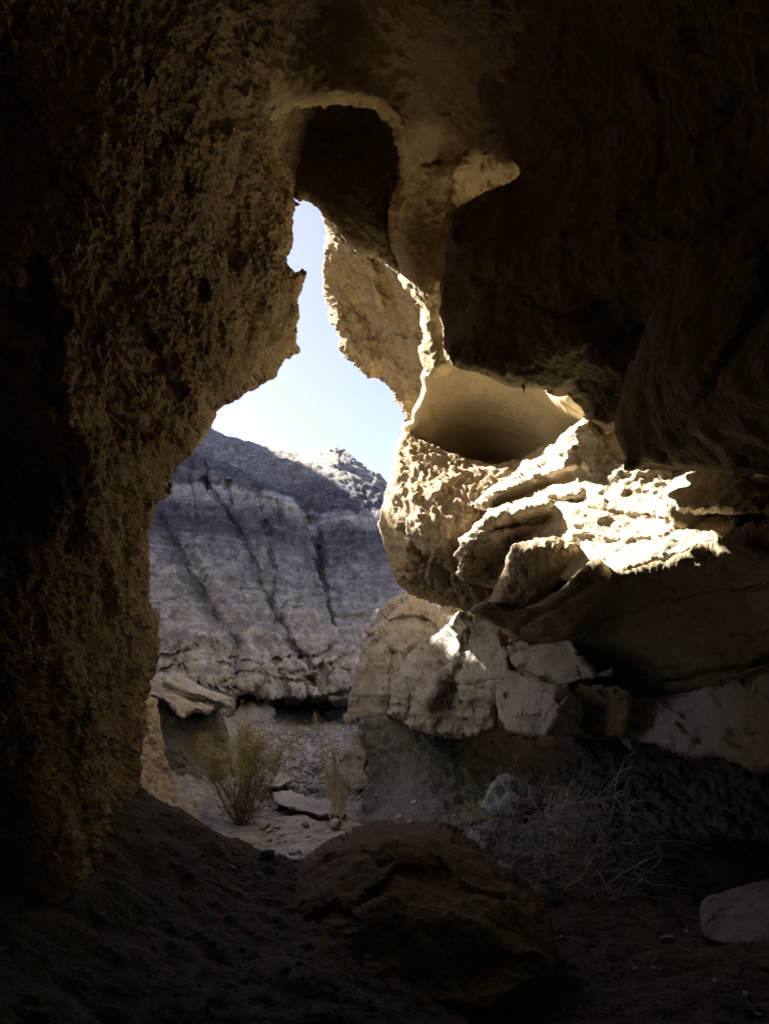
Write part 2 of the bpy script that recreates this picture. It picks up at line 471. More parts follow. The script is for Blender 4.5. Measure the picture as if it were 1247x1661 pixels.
left_edge = [(180, 1560), (232, 1420), (245, 1372), (238, 1318), (224, 1255), (228, 1190), (228, 1130), (230, 1062), (234, 1005), (226, 960), (237, 915),
    (242, 870), (252, 818), (281, 790), (270, 778), (287, 752), (306, 728), (326, 700), (346, 668), (381, 650), (412, 625),
    (441, 605), (456, 584), (479, 568), (480, 540), (488, 510), (483, 488), (493, 460), (495, 441), (481, 441), (466, 431),
    (459, 417), (472, 400), (474, 375), (474, 350), (487, 333), (482, 318), (488, 280), (500, 230), (505, 150)]
left_wall = relief('cave_wall_left', left_edge + [(500, -700), (-1100, -700), (-1100, 2300), (120, 2300)],
    [(0, 200, 2.5), (0, 800, 2.32), (0, 1400, 2.2), (-1000, 800, 1.6), (-1000, -600, 1.5), (-1000, 2200, 1.4), (-400, 800, 2.1),
     (250, 900, 3.7), (150, 760, 2.6), (112, 760, 2.28), (60, 700, 2.34), (330, 600, 3.4), (480, 470, 4.35), (400, 420, 3.75), (300, 300, 3.2), (420, 260, 4.0), (480, 250, 4.9), (485, 325, 4.7),
     (110, 300, 2.55), (90, 1100, 2.2), (170, 1100, 2.85), (230, 1250, 3.8), (230, 1350, 3.8), (100, 1400, 2.2), (0, -600, 1.8), (450, -600, 2.2), (450, 60, 3.6), (250, 60, 2.7), (-200, 2200, 1.3), (150, 1800, 2.2), (340, 690, 3.9), (190, 690, 3.05)],
    M['wall'], thick=.45, rnd=(22, .22), step=(1.5, 2.4), jag=3.5, jagscale=14,
    creases=[([(105, 500), (112, 640), (132, 780), (150, 870), (190, 980)], 16, -.07), ([(175, 690), (215, 700)], 24, .16), ([(255, 600), (290, 635)], 16, .10), ([(232, 95), (238, 110), (230, 130)], 10, .05),
             ([(255, 210), (268, 222), (258, 240)], 12, .07), ([(355, 130), (365, 190)], 20, .08), ([(385, 60), (400, 130)], 16, .12), ([(160, 900), (170, 960)], 14, .08), ([(325, 455), (338, 470)], 7, .04), ([(290, 270), (298, 310)], 10, .04), ([(60, 430), (85, 520)], 12, .05), ([(200, 480), (240, 560), (230, 600)], 14, .05), ([(150, 560), (210, 590), (260, 640)], 8, .04), ([(180, 660), (225, 680)], 5, -.05)],
    spec=[('f', 1.2, .13), ('f', (4, 4, 2.6), .05), ('block', (5, 5, 3.2), .018), ('r', (9, 9, 6), .020), ('R', (18, 18, 13), .020), ('r', 32, .013), ('pit', 11, .014), ('r', 60, .006)], seed=3.1)
tag(left_wall, kind='structure')

ceil_out = [(300, -700), (335, 60), (372, 130), (415, 212), (440, 187), (480, 166), (528, 169), (570, 164), (612, 176), (640, 205), (648, 250), (642, 310), (631, 342),
    (634, 372), (638, 412), (655, 462), (668, 482), (682, 500), (686, 525), (692, 548), (682, 566), (690, 590), (700, 606), (728, 604), (738, 560), (748, 480), (764, 390), (870, 320), (960, 200), (960, -700)]
ceiling = relief('cave_ceiling', ceil_out,
    [(540, 165, 4.0), (430, 190, 3.85), (540, 60, 3.85), (540, 0, 3.75), (430, 60, 3.6), (350, 80, 3.35), (540, -600, 2.3), (900, -600, 1.9), (640, 210, 4.1), (645, 300, 4.6), (635, 400, 5.0), (700, 150, 4.05), (700, 40, 3.4), (720, 250, 4.7), (790, 250, 4.4), (745, 300, 4.78),
     (690, 330, 4.85), (740, 345, 5.05), (742, 270, 4.5), (800, 305, 4.75), (845, 285, 4.5), (830, 235, 4.1), (765, 225, 4.2), (725, 450, 4.75), (720, 550, 5.2), (690, 590, 5.15), (660, 470, 5.0), (760, 620, 5.0), (900, 200, 4.0)],
    M['vault'], thick=.28, rnd=(22, .24), step=2.6, jag=3.0, jagscale=14,
    creases=[([(690, 265), (735, 262), (765, 235), (800, 215), (850, 213)], 3.5, .05), ([(735, 258), (765, 232), (800, 210)], 9, -.06), ([(785, 250), (815, 222)], 2.5, .04), ([(640, 415), (648, 440), (652, 460)], 4, .08), ([(738, 270), (738, 345)], 7, -.08)],
    spec=[('f', 1.6, .08), ('f', 5, .035), ('block', 4.5, .010), ('f', 12, .018), ('R', 14, .024), ('pit', 12, .014), ('R', 30, .014), ('n', 60, .003)], seed=8.7)
tag(ceiling, kind='structure')

spur = relief('arch_spur', [(476, 305), (492, 320), (502, 322), (516, 338), (525, 356), (531, 380), (528, 402), (526, 440), (530, 470), (535, 500), (536, 522), (548, 545), (552, 565), (566, 579), (585, 597), (600, 608),
    (616, 612), (632, 628), (640, 646), (650, 668), (658, 683), (668, 692), (700, 690), (780, 660), (820, 560), (800, 300), (740, 0), (640, -70), (480, -80), (400, -20), (370, 200), (400, 290)],
    [(540, -50, 4.2), (540, 20, 4.9), (540, 70, 6.5), (540, 165, 7.1), (540, 230, 7.1), (430, 200, 6.3), (430, 100, 6.1), (600, 240, 6.9), (500, 320, 6.55), (560, 330, 6.8), (640, 330, 6.4), (660, 150, 6.2), (530, 400, 6.65), (560, 450, 6.9), (600, 400, 6.55), (620, 450, 6.7), (600, 540, 7.15),
     (560, 570, 7.0), (640, 560, 7.15), (680, 540, 6.85), (655, 670, 7.3), (690, 620, 7.05), (800, 500, 6.8), (640, 250, 6.3)],
    M['bulge'], thick=.5, rnd=(24, .40), step=2.3, jag=3.0, jagscale=10,
    creases=[([(528, 345), (548, 385), (580, 420), (600, 442), (618, 505)], 12, -.16), ([(545, 470), (575, 500), (600, 520)], 14, .10)],
    spec=[('f', 1.8, .10), ('block', 3, .05), ('f', 6, .05), ('r', 13, .026), ('r', 30, .014), ('n', 70, .004)], seed=21.3)
tag(spur, 'rough tan rock spur bounding the right edge of the sky gap', 'rock')

curtain = relief('cave_recess', [(370, 60), (370, 290), (430, 318), (470, 312), (487, 320), (501, 321), (516, 336), (540, 362), (562, 392), (590, 412), (622, 428), (650, 452), (690, 440), (700, 300), (690, 80), (560, 40)],
    [(540, 60, 4.1), (540, 115, 4.75), (540, 170, 5.15), (540, 250, 5.15), (500, 318, 5.0), (560, 380, 5.0), (640, 430, 5.2), (640, 330, 5.15), (650, 200, 4.9), (430, 250, 5.0), (430, 120, 4.6)],
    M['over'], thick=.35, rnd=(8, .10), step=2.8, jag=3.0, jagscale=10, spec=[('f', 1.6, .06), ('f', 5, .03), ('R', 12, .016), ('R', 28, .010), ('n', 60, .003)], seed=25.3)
tag(curtain, kind='structure')

alcove = relief('alcove', [(650, 690), (668, 682), (672, 665), (684, 645), (688, 625), (683, 610), (688, 597), (702, 582), (740, 572), (930, 598), (1010, 690), (960, 760), (860, 800), (740, 790), (690, 740), (655, 708)],
    [(660, 690, 6.5), (685, 650, 6.15), (690, 600, 5.9), (800, 600, 5.7), (920, 630, 5.0), (960, 680, 5.1), (760, 650, 6.2), (850, 660, 5.9), (740, 710, 6.9), (800, 740, 7.1), (880, 710, 6.2), (700, 720, 6.7), (1000, 690, 5.0), (930, 600, 5.1)],
    M['gold'], thick=.7, rnd=(12, .15), step=2.4, jag=2.0, jagscale=12,
    creases=[([(700, 660), (706, 680)], 4, .04), ([(855, 628), (900, 640), (940, 668)], 1.8, .025)],
    spec=[('f', 1.3, .06), ('f', (3, 3, 8), .022), ('R', 15, .008), ('R', 34, .004), ('n', 60, .0015)], seed=5.5)
tag(alcove, 'smooth golden hollow under the arch beside the sky gap', 'rock')

bulge = relief('rock_nose', [(654, 700), (664, 697), (672, 706), (690, 716), (720, 733), (760, 745), (800, 752), (850, 742), (900, 730), (940, 800), (880, 900), (830, 960), (800, 990), (762, 992), (730, 985), (700, 976), (668, 965),
    (645, 942), (633, 912), (618, 882), (612, 852), (622, 815), (628, 790), (635, 760), (640, 730), (647, 712)],
    [(700, 830, 5.45), (650, 720, 6.1), (640, 800, 5.8), (620, 850, 6.0), (760, 748, 6.0), (720, 740, 5.95), (800, 760, 5.7), (830, 800, 5.5), (760, 830, 5.3), (700, 900, 5.5), (660, 940, 5.9), (700, 965, 6.1), (760, 980, 6.0), (800, 900, 5.6), (900, 800, 5.4), (770, 930, 5.7)],
    M['bulge'], thick=1.2, rnd=(16, .25), step=2.3, jag=3.0, jagscale=10,
    creases=[([(660, 860), (690, 905), (715, 915), (730, 940)], 10, .10), ([(655, 720), (662, 780), (668, 830)], 7, .05), ([(700, 800), (740, 770), (780, 762)], 9, -.08), ([(665, 775), (668, 800), (680, 835)], 7, -.06)],
    spec=[('f', 2.0, .06), ('r', (9, 9, 4), .03), ('r', (20, 20, 9), .020), ('r', 40, .010), ('n', 80, .004)], seed=13.9)
tag(bulge, 'crusted tan rock nose jutting left above the pale pillars', 'rock')

# sunlit ledges on the right
LEDGE = [('f', 2.2, .04), ('R', 8, .014), ('R', (17, 17, 24), .012), ('pit', 20, .010), ('n', 55, .004)]
def bedding(P, Y):
    """thin beds dipping left, each lip standing a little proud of the one below"""
    n = fbm(np.c_[P / np.array([95., 40.]), np.full(len(P), 2.2)], 3)
    u = ((P[:, 0] - 770) * .37 + (P[:, 1] - 820) * .93) / 27.0 + 1.5 * n
    saw = u - np.floor(u)
    amp = np.clip(.55 + 1.2 * pn(np.c_[P / 70., np.full(len(P), 6.6)]), .0, 1.1)
    fade = np.clip((980 - P[:, 0]) / 120, .12, 1)
    return .13 * amp * fade * np.where(saw < .72, saw * .9, (1 - saw) * 2.3)
ledge = relief('rock_ledge', [(945, 676), (962, 694), (986, 716), (1004, 745), (1030, 752), (1110, 762), (1140, 790), (1200, 840), (1190, 880), (1150, 887), (1060, 913), (985, 938), (930, 940), (870, 940), (822, 964), (780, 953), (752, 944), (740, 930), (747, 913), (733, 900), (746, 886), (742, 873), (764, 862), (770, 850), (784, 845), (788, 830), (770, 826), (761, 816), (790, 792), (830, 770), (852, 745), (900, 715)],
    [(765, 815, 5.1), (945, 680, 5.0), (860, 745, 5.4), (830, 800, 5.0), (900, 780, 4.85), (1000, 760, 4.4), (1100, 790, 4.1), (1080, 812, 3.95), (1100, 850, 3.8), (1150, 886, 3.5), (1060, 905, 3.8), (985, 935, 4.05), (940, 880, 4.35), (1030, 850, 4.08),
     (795, 840, 4.9), (742, 895, 5.1), (745, 935, 5.2), (860, 850, 4.7), (800, 945, 5.25), (900, 860, 4.5)],
    M['ledge'], thick=.8, rnd=(8, .10), step=2.0, jag=3.5, jagscale=11, extra=bedding,
    creases=[([(790, 802), (840, 783), (885, 766), (930, 752)], 8, -.10), ([(800, 820), (850, 799), (905, 780), (945, 768)], 8, .14), ([(786, 842), (830, 832), (885, 820)], 9, -.13), ([(800, 915), (835, 890), (865, 868), (885, 850)], 20, .13),
             ([(805, 858), (850, 850), (890, 838)], 6, .10), ([(756, 928), (758, 897), (782, 872), (815, 862)], 20, -.09), ([(760, 910), (790, 890)], 5, .05), ([(770, 880), (800, 872)], 4, .05), ([(890, 800), (940, 800)], 7, -.06), ([(885, 813), (945, 812)], 6, .06), ([(940, 722), (972, 724)], 12, .06), ([(1020, 802), (1085, 806)], 9, .05), ([(960, 826), (1020, 838), (1080, 845)], 4, .03), ([(930, 862), (1000, 872), (1080, 864)], 5, -.03), ([(770, 925), (765, 950)], 7, .06)],
    spec=[('f', 2.2, .05), ('block', (5, 5, 10), .02), ('R', (8, 8, 13), .022), ('R', (17, 17, 26), .018), ('pit', 20, .012), ('R', 40, .007), ('n', 75, .003)], seed=31.0)
tag(ledge, 'broad sunlit pale ledge of eroded beds under the dark overhang', 'rock')
tag(relief('rounded_rock', [(786, 992), (798, 962), (812, 925), (818, 900), (830, 880), (866, 872), (900, 870), (935, 882), (966, 902), (974, 918), (940, 950), (880, 990), (830, 1010)],
    [(820, 900, 4.5), (870, 885, 4.35), (960, 910, 4.3), (880, 930, 4.45), (820, 970, 4.75), (800, 980, 4.85), (930, 945, 4.55)],
    M['bulge'], thick=.6, rnd=(22, .26), step=2.3, jag=3.0, jagscale=9,
    creases=[([(800, 985), (860, 985), (960, 920)], 5, .06)],
    spec=[('f', 2.2, .03), ('r', 13, .014), ('r', 30, .010), ('n', 60, .003)], seed=41.0), 'rounded rock knob with a sunlit rim at the tip of the dark slab', 'rock')
tag(relief('rock_crust', [(1072, 796), (1098, 772), (1120, 757), (1150, 762), (1215, 772), (1260, 790), (1260, 830), (1180, 830), (1100, 830)],
    [(1080, 800, 3.95), (1130, 765, 3.9), (1210, 775, 3.3), (1150, 800, 3.5), (1250, 810, 3.1)],
    M['ledge'], thick=.6, rnd=(16, .18), step=2.4, jag=6, jagscale=12, spec=LEDGE, seed=43.0), 'small sunlit patch of crust tucked right under the dark overhang', 'rock')
tag(relief('shadowed_block', [(1082, 826), (1105, 806), (1130, 794), (1165, 786), (1205, 776), (1300, 760), (1700, 780), (1700, 1000), (1300, 960), (1160, 884), (1128, 876), (1108, 866), (1112, 856), (1098, 850)],
    [(1090, 830, 3.72), (1200, 785, 3.7), (1150, 870, 3.7), (1247, 850, 3.65), (1700, 900, 2.8)],
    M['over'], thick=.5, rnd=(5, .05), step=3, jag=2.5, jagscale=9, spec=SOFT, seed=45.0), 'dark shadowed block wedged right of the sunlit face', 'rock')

slab = relief('rock_slab', [(762, 990), (775, 979), (792, 976), (830, 990), (880, 975), (930, 948), (970, 917), (986, 938), (1060, 913), (1150, 887), (1250, 850), (1700, 760), (2300, 800), (2300, 1200), (1700, 1110), (1247, 1130), (1180, 1140), (1100, 1148), (1000, 1140), (900, 1112), (840, 1080), (822, 1022), (792, 1006)],
    [(775, 988, 4.85), (900, 965, 4.3), (985, 940, 4.0), (1150, 890, 3.4), (1247, 900, 3.05), (1700, 900, 2.0), (2300, 900, 1.4), (2300, 1150, 1.7), (1700, 1050, 2.6), (1247, 1090, 4.0), (1100, 1115, 4.6), (1000, 1105, 5.0), (880, 1070, 5.2), (1000, 1000, 4.55), (1150, 1000, 3.95), (840, 1020, 5.0)],
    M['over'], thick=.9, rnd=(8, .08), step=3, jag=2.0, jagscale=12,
    creases=[([(842, 1020), (900, 985), (965, 935)], 4, .05), ([(1247, 1072), (1190, 1092), (1130, 1100), (1070, 1106)], 4, .08), ([(1040, 990), (1120, 962), (1247, 940)], 5, .03)], spec=[('f', 1.2, .06), ('block', (1.4, 1.4, 4.5), .035), ('f', 5, .018), ('strata', (1, 1, 7), .012), ('f', 13, .009), ('pit', 15, .012), ('f', 32, .004)], seed=47.0)
tag(slab, 'big smooth dark slab jutting in from the right below the sunlight', 'rock')

over = relief('hanging_rock', [(780, -700), (776, 0), (772, 60), (776, 100), (786, 150), (800, 182), (815, 205), (826, 235), (838, 255), (849, 276), (845, 292), (820, 311), (790, 326), (755, 346), (735, 361), (732, 400), (735, 440), (722, 468), (715, 500), (720, 550), (722, 576), (736, 588), (780, 597), (832, 620), (880, 628), (926, 635), (945, 660), (958, 684), (985, 700), (1006, 690), (1030, 680), (1300, 690), (1700, 600), (2300, 400), (2300, -700)],
    [(850, 280, 4.0), (735, 400, 4.05), (718, 520, 4.25), (740, 585, 4.05), (850, 500, 3.75), (930, 500, 3.5), (1000, 400, 3.2), (1000, 520, 3.45), (1247, 200, 2.5), (800, 0, 3.4), (800, 150, 3.75), (950, 100, 3.1), (1000, -600, 1.8), (1800, -600, 1.4), (2300, 0, 1.2), (1700, 600, 1.7), (930, 635, 3.8), (985, 690, 3.75), (830, 610, 3.9), (1247, 600, 2.8), (940, 560, 3.55)],
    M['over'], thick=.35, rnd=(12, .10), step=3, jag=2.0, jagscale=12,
    creases=[([(870, 275), (920, 215), (1000, 185)], 5, .035), ([(848, 470), (870, 495), (910, 512), (955, 510), (1000, 480)], 7, .035), ([(905, 505), (935, 488), (945, 470)], 4, .015), ([(1000, 200), (1002, 330), (1000, 480)], 22, -.03)],
    spec=[('f', 1.2, .09), ('block', 2.0, .025), ('f', 4, .03), ('f', 11, .014), ('pit', 9, .02), ('f', 28, .008), ('n', 60, .003)], seed=51.0)
tag(over, 'huge dark hanging rock mass filling the upper right of the cave', 'rock')
tag(relief('hanging_block', [(1012, 762), (1018, 742), (1003, 705), (1004, 665), (1014, 622), (1040, 562), (1054, 512), (1080, 470), (1104, 418), (1180, 350), (1247, 312), (1500, 200), (2300, 200), (2300, 900), (1400, 790), (1250, 771), (1180, 762), (1100, 753), (1045, 752)],
    [(1012, 740, 3.5), (1010, 650, 3.35), (1100, 600, 2.75), (1060, 520, 3.0), (1247, 330, 2.4), (1247, 600, 2.3), (1247, 765, 2.75), (1100, 745, 3.25), (2300, 600, 1.2), (1700, 300, 1.7)],
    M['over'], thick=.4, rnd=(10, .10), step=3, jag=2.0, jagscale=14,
    creases=[([(1247, 480), (1180, 590), (1120, 680)], 12, .05)], spec=SOFT, seed=53.0), 'nearest dark hanging block with a curved left edge, under the huge rock mass', 'rock')

# lower blocks under the slab
BLK = [('f', 2.5, .04), ('block', (4, 4, 6), .06), ('block', 9, .025), ('f', 9, .010), ('R', 24, .008), ('n', 60, .002)]
tag(relief('rock_wedge', [(822, 1048), (845, 1044), (928, 1040), (942, 1062), (957, 1085), (996, 1089), (985, 1098), (955, 1106), (912, 1113), (880, 1105), (842, 1086), (828, 1070)],
    [(830, 1055, 5.3), (930, 1045, 4.7), (990, 1090, 4.5), (910, 1108, 4.85), (870, 1070, 5.0), (845, 1085, 5.3)], M['block'], thick=1.4, rnd=(4, .04), step=2.4, jag=2.0, spec=BLK, seed=61.0,
    creases=[([(925, 1042), (945, 1080), (962, 1095)], 5, -.04)]), 'thin pale wedge of stone directly below the dark slab', 'rock')
inscribed = relief('rock_block', [(808, 1094), (828, 1090), (855, 1092), (880, 1108), (915, 1120), (943, 1136), (948, 1160), (941, 1187), (915, 1190), (880, 1186), (850, 1189), (825, 1184), (808, 1165), (806, 1130)],
    [(810, 1100, 5.2), (860, 1100, 5.0), (940, 1140, 4.6), (945, 1180, 4.6), (905, 1150, 4.55), (880, 1185, 4.75), (815, 1175, 5.1), (850, 1150, 4.85)], M['block'], thick=1.6, rnd=(5, .05), step=2.4, jag=2.0, spec=BLK, seed=63.0,
    creases=[([(925, 1128), (900, 1165), (885, 1188)], 5, -.05), ([(855, 1125), (840, 1130), (820, 1128)], 3, .03)])
tag(inscribed, 'pale grey block with dark scratched marks on its face', 'rock')
tag(relief('rock_block', [(915, 1112), (1000, 1114), (1022, 1128), (1022, 1160), (1012, 1198), (960, 1199), (915, 1186), (912, 1150)],
    [(915, 1150, 4.9), (945, 1150, 4.75), (1010, 1130, 4.5), (1004, 1190, 4.5), (975, 1150, 4.55)], M['over'], thick=3.2, rnd=(4, .04), step=3, jag=1.5, spec=BLK, seed=65.0), 'dark block filling the gap between the scratched block and the long lower slab', 'rock')
tag(relief('rock_slab', [(1016, 1122), (1060, 1128), (1140, 1120), (1247, 1102), (1700, 1090), (2300, 1180), (2300, 1600), (1700, 1380), (1250, 1252), (1200, 1240), (1150, 1224), (1100, 1218), (1060, 1207), (1040, 1203), (1020, 1213), (1006, 1196), (1013, 1160)],
    [(1016, 1150, 4.6), (1010, 1195, 4.6), (1100, 1130, 4.45), (1100, 1170, 4.3), (1100, 1210, 4.3), (1247, 1110, 3.9), (1247, 1190, 3.65), (1247, 1245, 3.6), (1700, 1200, 2.2), (2300, 1300, 1.5)],
    M['block'], thick=2.6, rnd=(7, .08), step=3, jag=3, spec=BLK, seed=67.0), 'long lower slab with a ragged pale underside, at the right edge', 'rock')

# pale pillars beyond the cave mouth
PIL = [('f', 2.0, .07), ('block', (2.2, 2.2, 3.2), .08), ('strata', (1, 1, 7), .05), ('R', (9, 9, 2.6), .03), ('block', 7, .03), ('R', (20, 20, 7), .022), ('n', 50, .006)]
tag(relief('rock_pillar', [(561, 1165), (566, 1140), (577, 1100), (588, 1065), (590, 1045), (600, 1030), (596, 1022), (612, 1012), (618, 990), (640, 972), (656, 964), (690, 974), (735, 984), (760, 995), (790, 1060), (760, 1190), (700, 1195), (640, 1170), (600, 1168), (570, 1173)],
    [(570, 1150, 8.3), (600, 1040, 8.3), (650, 970, 8.7), (730, 985, 8.4), (660, 1020, 8.0), (620, 1120, 7.8), (700, 1100, 7.6), (640, 1165, 7.8), (600, 1165, 8.0)],
    M['grey'], thick=1.2, rnd=(12, .3), step=2.4, jag=3.0, jagscale=10,
    creases=[([(630, 1003), (655, 993), (690, 995), (705, 1010)], 5, -.14), ([(690, 1000), (705, 1040), (700, 1080)], 10, .15), ([(600, 1070), (605, 1160)], 8, .08), ([(640, 1060), (630, 1170)], 8, .08)],
    spec=PIL, seed=71.0), 'furrowed grey brown pillar with a lighter cap ridge, behind the pale pillar', 'rock')
tag(relief('rock_pillar', [(628, 1160), (640, 1118), (654, 1085), (668, 1070), (684, 1058), (690, 1040), (698, 1044), (725, 1020), (745, 992), (770, 1000), (795, 1010), (812, 1024), (826, 1050), (835, 1100), (815, 1120), (806, 1150), (808, 1180), (760, 1200), (715, 1192), (690, 1180), (650, 1166)],
    [(640, 1140, 6.9), (690, 1045, 7.1), (745, 995, 6.9), (800, 1015, 6.1), (700, 1100, 6.6), (750, 1040, 6.4), (752, 1100, 6.15), (790, 1080, 5.9), (815, 1120, 5.8), (700, 1165, 6.6), (760, 1180, 6.4), (660, 1110, 6.75)],
    M['grey'], thick=1.2, rnd=(10, .25), step=2.4, jag=3.0, jagscale=10,
    creases=[([(750, 1010), (745, 1040), (735, 1075), (715, 1110), (695, 1140)], 10, -.16), ([(700, 1060), (720, 1075), (710, 1095)], 12, .03), ([(670, 1120), (665, 1165)], 7, .06)],
    spec=PIL, seed=73.0), 'pale fluted pillar catching sun on its upper edge, left of the scratched block', 'rock')

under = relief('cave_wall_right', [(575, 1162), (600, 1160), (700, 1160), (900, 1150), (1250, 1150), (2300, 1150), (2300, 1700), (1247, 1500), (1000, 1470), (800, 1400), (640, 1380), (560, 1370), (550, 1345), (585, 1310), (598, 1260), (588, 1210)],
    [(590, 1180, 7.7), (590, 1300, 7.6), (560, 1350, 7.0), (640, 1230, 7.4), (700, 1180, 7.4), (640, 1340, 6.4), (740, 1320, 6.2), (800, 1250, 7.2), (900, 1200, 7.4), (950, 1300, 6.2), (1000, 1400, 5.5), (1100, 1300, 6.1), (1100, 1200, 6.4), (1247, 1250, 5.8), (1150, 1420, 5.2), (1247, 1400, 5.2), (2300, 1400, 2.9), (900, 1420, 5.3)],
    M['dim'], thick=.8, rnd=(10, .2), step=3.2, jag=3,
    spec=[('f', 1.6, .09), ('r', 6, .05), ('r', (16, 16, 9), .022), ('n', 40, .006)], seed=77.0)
tag(under, kind='structure')
bluff = relief('bluff', [(690, -500), (690, 600), (720, 760), (720, 900), (720, 1180), (1247, 1200), (2600, 1300), (2600, -700), (900, -700)],
    [(700, 0, 7.5), (700, 700, 8.6), (700, 1100, 8.6), (1247, 600, 7.6), (2000, 600, 5.5), (2600, 600, 4), (1247, -600, 5), (2600, -600, 3.0), (1247, 1200, 7)],
    M['wall'], thick=3, rnd=(20, .3), step=14, spec=[('f', .8, .2), ('f', 3, .06)], seed=81.0)
tag(bluff, kind='structure')

# unseen canyon wall added outside the left cave wall, shaped to shade the wash
def unseen_canyon_wall():
    ys_ = np.linspace(5.5, 36, 120); zs_ = np.linspace(-.5, 1, 40)
    V = []
    for y in ys_:
        top = 8.2 + .16 * (min(y, 8.5) - 6) + .25 * max(0, min(y, 13) - 8.5) + .55 * max(0, min(y, 15.5) - 13) + .68 * max(0, min(y, 28) - 15.5) + .06 * math.sin(y * 1.3)
        for k, t in enumerate(np.linspace(0, 1, 60)):
            # section: up the near face, over the rounded top, down the far side
            xf = -(560 / FPX) * y - .9
            if t < .5: s_ = t / .5; x = xf - .5 * s_ ** 2; z = -.5 + (top + .5) * math.sin(s_ * math.pi / 2)
            else: s_ = (t - .5) / .5; x = xf - .5 - 3.5 * s_; z = top - (top + .5) * s_ ** 2
            V.append((x, y, z))
    V = np.array(V); i = np.arange(len(V)).reshape(120, 60)
    q = np.stack([i[:-1, :-1], i[1:, :-1], i[1:, 1:], i[:-1, 1:]], -1).reshape(-1, 4)
    F = np.concatenate([q[:, [0, 1, 2]], q[:, [0, 2, 3]]])
    V = displaced(V, F, [('f', .5, .3), ('r', 2, .12)], 140.)
    return tag(link_mesh('unseen_canyon_wall', V, F, M['pale'], origin=False), kind='structure')

# cave chamber behind and around the viewer
def chamber():
    nth, ny = 90, 60
    V = []; 
    for j in range(ny):
        t = j / (ny - 1)
        for i in range(nth):
            th = -math.pi * .22 + math.pi * 1.44 * i / (nth - 1)      # 0 = right, 90 deg = up
            c, s = math.cos(th), math.sin(th)
            front = 3.1 if c < -.3 else (6.8 if c > .2 else 3.1 + (c + .3) / .5 * 3.7)
            if s > .75: front = min(front, 4.6)
            y = -4.5 + (front + 4.5) * t
            k = math.sqrt(max(0, 1 - (min(0, y) / 4.5) ** 2)) * .98 + .02
            g = max(0, y - .8)
            rx = (1.25 + .42 * g if c < 0 else 1.75 + .42 * g)
            rz = 1.75 + .55 * g
            V.append((rx * k * c, y, 1.2 + rz * k * s))
    V = np.array(V)
    idx = np.arange(nth * ny).reshape(ny, nth)
    q = np.stack([idx[:-1, :-1], idx[:-1, 1:], idx[1:, 1:], idx[1:, :-1]], -1).reshape(-1, 4)
    F = np.concatenate([q[:, [0, 1, 2]], q[:, [0, 2, 3]]])
    n = normals(V, F)
    V2 = V + n * (.12 * fbm(V * 1.1, 3))[:, None]
    # outer skin so that the chamber is a thick body of rock
    c0 = np.array([0, 0, 1.2])
    out = V2 + np.stack([(V2[:, 0]) * .35 + np.sign(V2[:, 0]) * .2, np.minimum(V2[:, 1], 0) * .2, (V2[:, 2] - 1.2) * .3 + .25], 1)
    F2 = F[:, ::-1] + len(V)
    ring = np.concatenate([idx[-1, :], idx[::-1, -1][1:], idx[0, ::-1][1:], idx[:, 0][1:-1]])
    nb = np.roll(ring, -1)
    side = np.concatenate([np.stack([ring, nb, nb + len(V)], 1), np.stack([ring, nb + len(V), ring + len(V)], 1)])
    return tag(link_mesh('cave_chamber', np.concatenate([V2, out]), np.concatenate([F, F2, side]), M['wall'], origin=False), kind='structure')
chamber()

# big boulder on the cave floor and smaller rocks
tag(relief('boulder', [(415, 1475), (440, 1440), (500, 1392), (560, 1352), (620, 1333), (680, 1330), (732, 1346), (780, 1376), (832, 1420), (868, 1460), (888, 1500), (892, 1535), (880, 1590), (800, 1650), (600, 1640), (450, 1560)],
    [(430, 1460, 3.3), (560, 1360, 3.7), (650, 1340, 3.75), (780, 1385, 3.5), (880, 1510, 3.0), (650, 1430, 2.95), (800, 1480, 2.85), (700, 1580, 2.65), (550, 1540, 2.75), (850, 1600, 2.6), (650, 1360, 3.4)],
    M['mound'], thick=.7, rnd=(20, .25), step=3, jag=3, spec=[('f', 2, .10), ('block', 4, .04), ('R', 8, .03), ('R', 20, .014), ('n', 45, .004)], seed=91.0), 'large brown rounded boulder in the middle of the cave floor', 'boulder')
RK = [('f', 3, .06), ('block', 6, .07), ('block', 14, .03), ('R', 13, .02), ('R', 28, .012), ('n', 50, .004)]
tag(relief('boulder', [(1131, 1500), (1136, 1462), (1150, 1452), (1200, 1437), (1247, 1422), (1330, 1430), (1400, 1500), (1380, 1560), (1247, 1545), (1180, 1535), (1145, 1530)],
    [(1140, 1490, 3.45), (1200, 1440, 3.6), (1247, 1430, 3.5), (1247, 1500, 3.2), (1160, 1525, 3.35), (1350, 1500, 3.2)], M['stone'], thick=.4, rnd=(8, .1), step=3, jag=2, spec=[('f', 3, .03), ('f', 10, .01), ('pit', 17, .02), ('n', 40, .002)], seed=93.0), 'squarish pitted grey boulder on the floor at the right edge', 'boulder')
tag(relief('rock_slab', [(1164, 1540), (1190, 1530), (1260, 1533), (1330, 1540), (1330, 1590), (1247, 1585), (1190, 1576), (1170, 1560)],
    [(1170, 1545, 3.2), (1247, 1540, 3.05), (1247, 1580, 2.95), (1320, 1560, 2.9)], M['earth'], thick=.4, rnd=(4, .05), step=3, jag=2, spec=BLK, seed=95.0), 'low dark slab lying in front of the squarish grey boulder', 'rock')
tag(relief('boulder', [(778, 1305), (785, 1280), (800, 1268), (822, 1261), (848, 1272), (872, 1286), (876, 1310), (850, 1330), (800, 1325)],
    [(785, 1300, 5.0), (825, 1265, 5.1), (870, 1290, 5.0), (825, 1300, 4.75)], M['stone'], thick=.4, rnd=(12, .14), step=2.5, jag=2, spec=RK, seed=97.0), 'jagged grey boulder standing above the dry brush', 'boulder')
